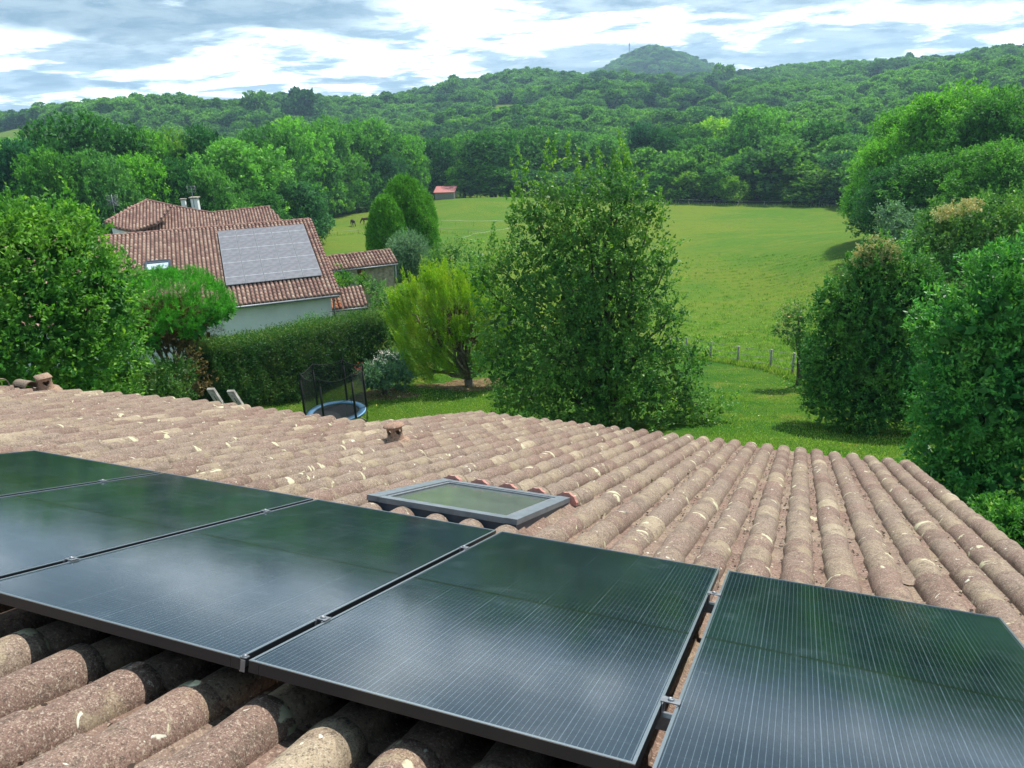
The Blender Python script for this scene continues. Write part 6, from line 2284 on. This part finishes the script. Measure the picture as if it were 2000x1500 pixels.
sh = [(rel(px, py, D, B), (dx, 0, 1), 0.4, 9) for px, py, dx in ((1665, 520, 0), (1690, 500, 0), (1740, 500, .2), (1790, 510, .3), (1820, 545, .5), (1800, 505, .2), (1760, 495, 0), (1620, 560, -.4), (1590, 640, -.5), (1845, 570, .5), (1770, 480, 0.1))]
sprig_tree('laurel', 'huge rounded laurel with buff tips on top, standing on the lawn at the right', 'tree', B, bl, 'laurel', 170, 14, 0.10, 0.26, 0.09, 0.45, 30, 0.6, sh,
           extra=[('seed_clusters', 'flower', [(rel(1712, 488, D - .1, B), (0.48, 0.4, 0.34)), (rel(1690, 505, D - .2, B), (0.35, 0.3, 0.28)), (rel(1735, 500, D - .1, B), (0.35, 0.3, 0.25))], 14, 0.06, 0.16, 0.06, 90)])
B = gp(1560, 742, 34)
sprig_tree('garden_shrub', 'small tree with reddish buff seed heads at the end of the wire fence', 'shrub', B,
           [(rel(1548, 640, 33.5, B), (0.75, 0.6, 0.85)), (rel(1575, 680, 33.5, B), (0.5, 0.5, 0.7)), (rel(1560, 610, 33.6, B), (0.5, 0.5, 0.4))], 'shrub', 171, 12, 0.10, 0.3, 0.11, 0.6, 20, 0.3,
           extra=[('seed_clusters', 'flower', [(rel(1545, 610, 33.2, B), (0.5, 0.4, 0.35)), (rel(1530, 645, 33.2, B), (0.35, 0.3, 0.35))], 10, 0.06, 0.14, 0.06, 26)])

# mass of shrubs behind, then the glossy ones at the right edge
D = 40.0
B = gp(1850, 520, D)
bl = [(rel(px, py, D + dd, B), r) for px, py, dd, r in ((1850, 480, 0, (1.6, 1.3, 1.3)), (1920, 450, 0.5, (1.7, 1.4, 1.5)), (1990, 470, 0, (1.8, 1.4, 2.0)), (1870, 560, -1, (1.9, 1.4, 1.8)), (1960, 600, -1, (2.0, 1.5, 2.2)),
                                                        (1830, 430, 0.5, (0.8, 0.8, 0.6)), (1810, 500, 0, (0.9, 0.9, 0.9)), (1765, 500, 1.5, (0.8, 0.7, 0.6)))]
sh = [(rel(px, py, D, B), (0.05, 0, 1), 0.8, 10) for px, py in ((1925, 400), (1940, 405), (1965, 395), (1980, 400), (1995, 385), (1910, 410), (1890, 425), (1870, 430), (1850, 440), (1995, 400))]
sprig_tree('leafy_shrub', 'tall mixed shrub with buff blossom tips behind the big laurel', 'tree', B, bl, 'shrub', 180, 12, 0.15, 0.42, 0.15, 0.8, 11, 0.5, sh,
           extra=[('seed_clusters', 'flower', [(rel(1868, 408, D - 1, B), (0.6, 0.4, 0.3)), (rel(1900, 402, D - 1, B), (0.5, 0.4, 0.25)), (rel(1840, 420, D - 1, B), (0.4, 0.4, 0.25))], 12, 0.09, 0.18, 0.08, 50)])
B = gp(1760, 470, 70)
sprig_tree('leafy_shrub', 'bluish young tree on the meadow edge below the tall grove', 'tree', B,
           [(rel(1740, 430, 70, B), (1.2, 1.0, 1.3)), (rel(1775, 450, 68, B), (1.4, 1.0, 1.3)), (rel(1815, 470, 66, B), (1.6, 1.2, 1.6)), (rel(1790, 495, 62, B), (1.5, 1.2, 1.2))], 'olive', 181, 10, 0.22, 0.6, 0.25, 0.6, 6, 0.5)
D = 17.5
B = gp(1930, 900, D)
bl = [(rel(px, py, D + dd, B), r) for px, py, dd, r in ((1960, 620, 0, (1.1, 0.9, 0.9)), (1890, 700, 0, (0.95, 0.8, 0.8)), (2010, 565, 0.3, (0.9, 0.8, 0.75)), (1920, 800, -0.3, (1.25, 1.0, 1.1)), (2010, 760, -0.4, (1.4, 1.0, 1.4)),
                                                        (1870, 780, 0, (0.75, 0.7, 0.8)), (1900, 900, -0.4, (1.15, 1.0, 1.1)), (1990, 930, -0.5, (1.3, 1.0, 1.2)), (1845, 650, 0.2, (0.5, 0.5, 0.4)), (1815, 640, 0.2, (0.3, 0.3, 0.28)),
                                                        (1850, 900, 0, (0.6, 0.7, 0.8)), (1940, 540, 0.3, (0.5, 0.5, 0.4)), (2060, 650, 0, (1.2, 1.0, 1.3)))]
sh = [(rel(px, py, D, B), (dx, 0, 1), 0.35, 10) for px, py, dx in ((1800, 610, -.8), (1830, 590, -.2), (1860, 600, 0), (1900, 560, -.2), (1930, 515, 0), (1960, 500, 0), (1990, 480, .1), (1790, 650, -1), (1880, 620, 0), (1945, 500, 0), (1810, 580, -.3))]
sprig_tree('glossy_shrub', 'glossy bright green shrub towering at the right edge of the picture', 'tree', B, bl, 'right', 190, 15, 0.105, 0.34, 0.10, 0.55, 24, 0.5, sh, aspect=0.42)
B = gp(1985, 1030, 12.5)
sprig_tree('garden_shrub', 'low bright shrub beyond the roof verge in the right corner', 'shrub', B,
           [(rel(1985, 1035, 12.5, B), (0.5, 0.4, 0.3)), (rel(1945, 1005, 13, B), (0.35, 0.3, 0.25)), (rel(2030, 1050, 12.5, B), 0.4)], 'left', 191, 14, 0.06, 0.14, 0.05, 0.5, 90, 0.6)


# tufts of long grass along fences and around trunks
def tufts():
    rng = np.random.default_rng(200)
    P = []
    lines = [(fp, 0.16, 260, 0.45), (fl, 0.8, 30, 0.9), (ff, 1.0, 25, 0.9), (fw2, 0.5, 40, 0.6)]
    V = []; R = []
    for pts, wd, per, hh in lines:
        for a, c in zip(pts[:-1], pts[1:]):
            n = int((c - a).length * per)
            t = rng.random(n)
            x = a.x + (c.x - a.x) * t + rng.normal(0, wd, n); y = a.y + (c.y - a.y) * t + rng.normal(0, wd, n)
            p = np.stack([x, y, gz(x, y) - 0.02], 1)
            V.append(leaf_faces(p, np.tile([0, 0, 1.6], (n, 1)), hh * 0.7, rng, 0.10)); R.append(rng.random(n))
    for k in range(4200):      # tussocks in the near meadow
        h = hit(rng.uniform(1290, 1720), 735 - 235 * rng.random() ** 1.4)
        if not inpoly(np.array([h.x]), np.array([h.y]), MEADOW)[0]: continue
        x = h.x + rng.normal(0, 0.14, 9); y = h.y + rng.normal(0, 0.14, 9)
        V.append(leaf_faces(np.stack([x, y, gz(x, y) - 0.02], 1), np.tile([0, 0, 1.0], (9, 1)), rng.uniform(0.12, 0.24), rng, 0.25)); R.append(np.full(9, rng.random() * 0.8))
    # rough grass scattered over the near meadow and the lawn
    for x0, x1, y0, y1, n, hh, asp in ((1380, 1800, 715, 900, 30000, 0.075, 0.3), (480, 1000, 725, 820, 26000, 0.075, 0.3)):
        k = 0
        px = rng.uniform(x0, x1, n // 40); py = rng.uniform(y0, y1, n // 40)
        for a, c in zip(px, py):
            h = hit(a, c)
            x = h.x + rng.normal(0, 0.5, 40); y = h.y + rng.normal(0, 0.5, 40)
            V.append(leaf_faces(np.stack([x, y, gz(x, y) - 0.01], 1), np.tile([0, 0, 1.2], (40, 1)), hh, rng, asp)); R.append(rng.random(40) * 0.9)
    V = np.concatenate(V); R = np.concatenate(R)
    me = np_mesh('long_grass', V.reshape(-1, 3), np.arange(4 * len(V)).reshape(-1, 4), L['grass'], R)
    tag(link('long_grass', me), kind='stuff')


tufts()

# a few pale fallen leaves and petals on the lawn
rng = np.random.default_rng(31); cr = Crown(31)
for px, py, n, s in ((1540, 762, 60, 1.2), (1700, 835, 50, 1.6), (940, 770, 50, 1.5), (760, 775, 60, 1.0)):
    h = hit(px, py)
    x = h.x + rng.normal(0, s, n); y = h.y + rng.normal(0, s, n)
    cr.add(leaf_faces(np.stack([x, y, gz(x, y) + 0.03], 1), rng.normal(size=(n, 3)) * np.array([1, 1, 0.1]), 0.09, rng, 0.6))
tag(link('fallen_leaves', cr.mesh('fallen_leaves', L['flower'])), kind='stuff')
print('tris approx', sum(len(m.polygons) for m in bpy.data.meshes) * 2)


# ---------------------------------------------------------------- summer haze over the valley
def haze():
    b = MB(); b.box((0, 0, 60.0), (5900, 5900, 210.0))
    m = bpy.data.materials.new('haze'); m.use_nodes = True
    t = NT(m.node_tree)
    out = t.n('ShaderNodeOutputMaterial'); v = t.n('ShaderNodeVolumePrincipled')
    v.inputs['Color'].default_value = (0.52, 0.76, 1.0, 1)
    v.inputs['Density'].default_value = 0.00025
    v.inputs['Anisotropy'].default_value = 0.2
    t.l(v.outputs[0], out.inputs['Volume'])
    o = b.build('haze', m)
    tag(o, kind='stuff')


haze()
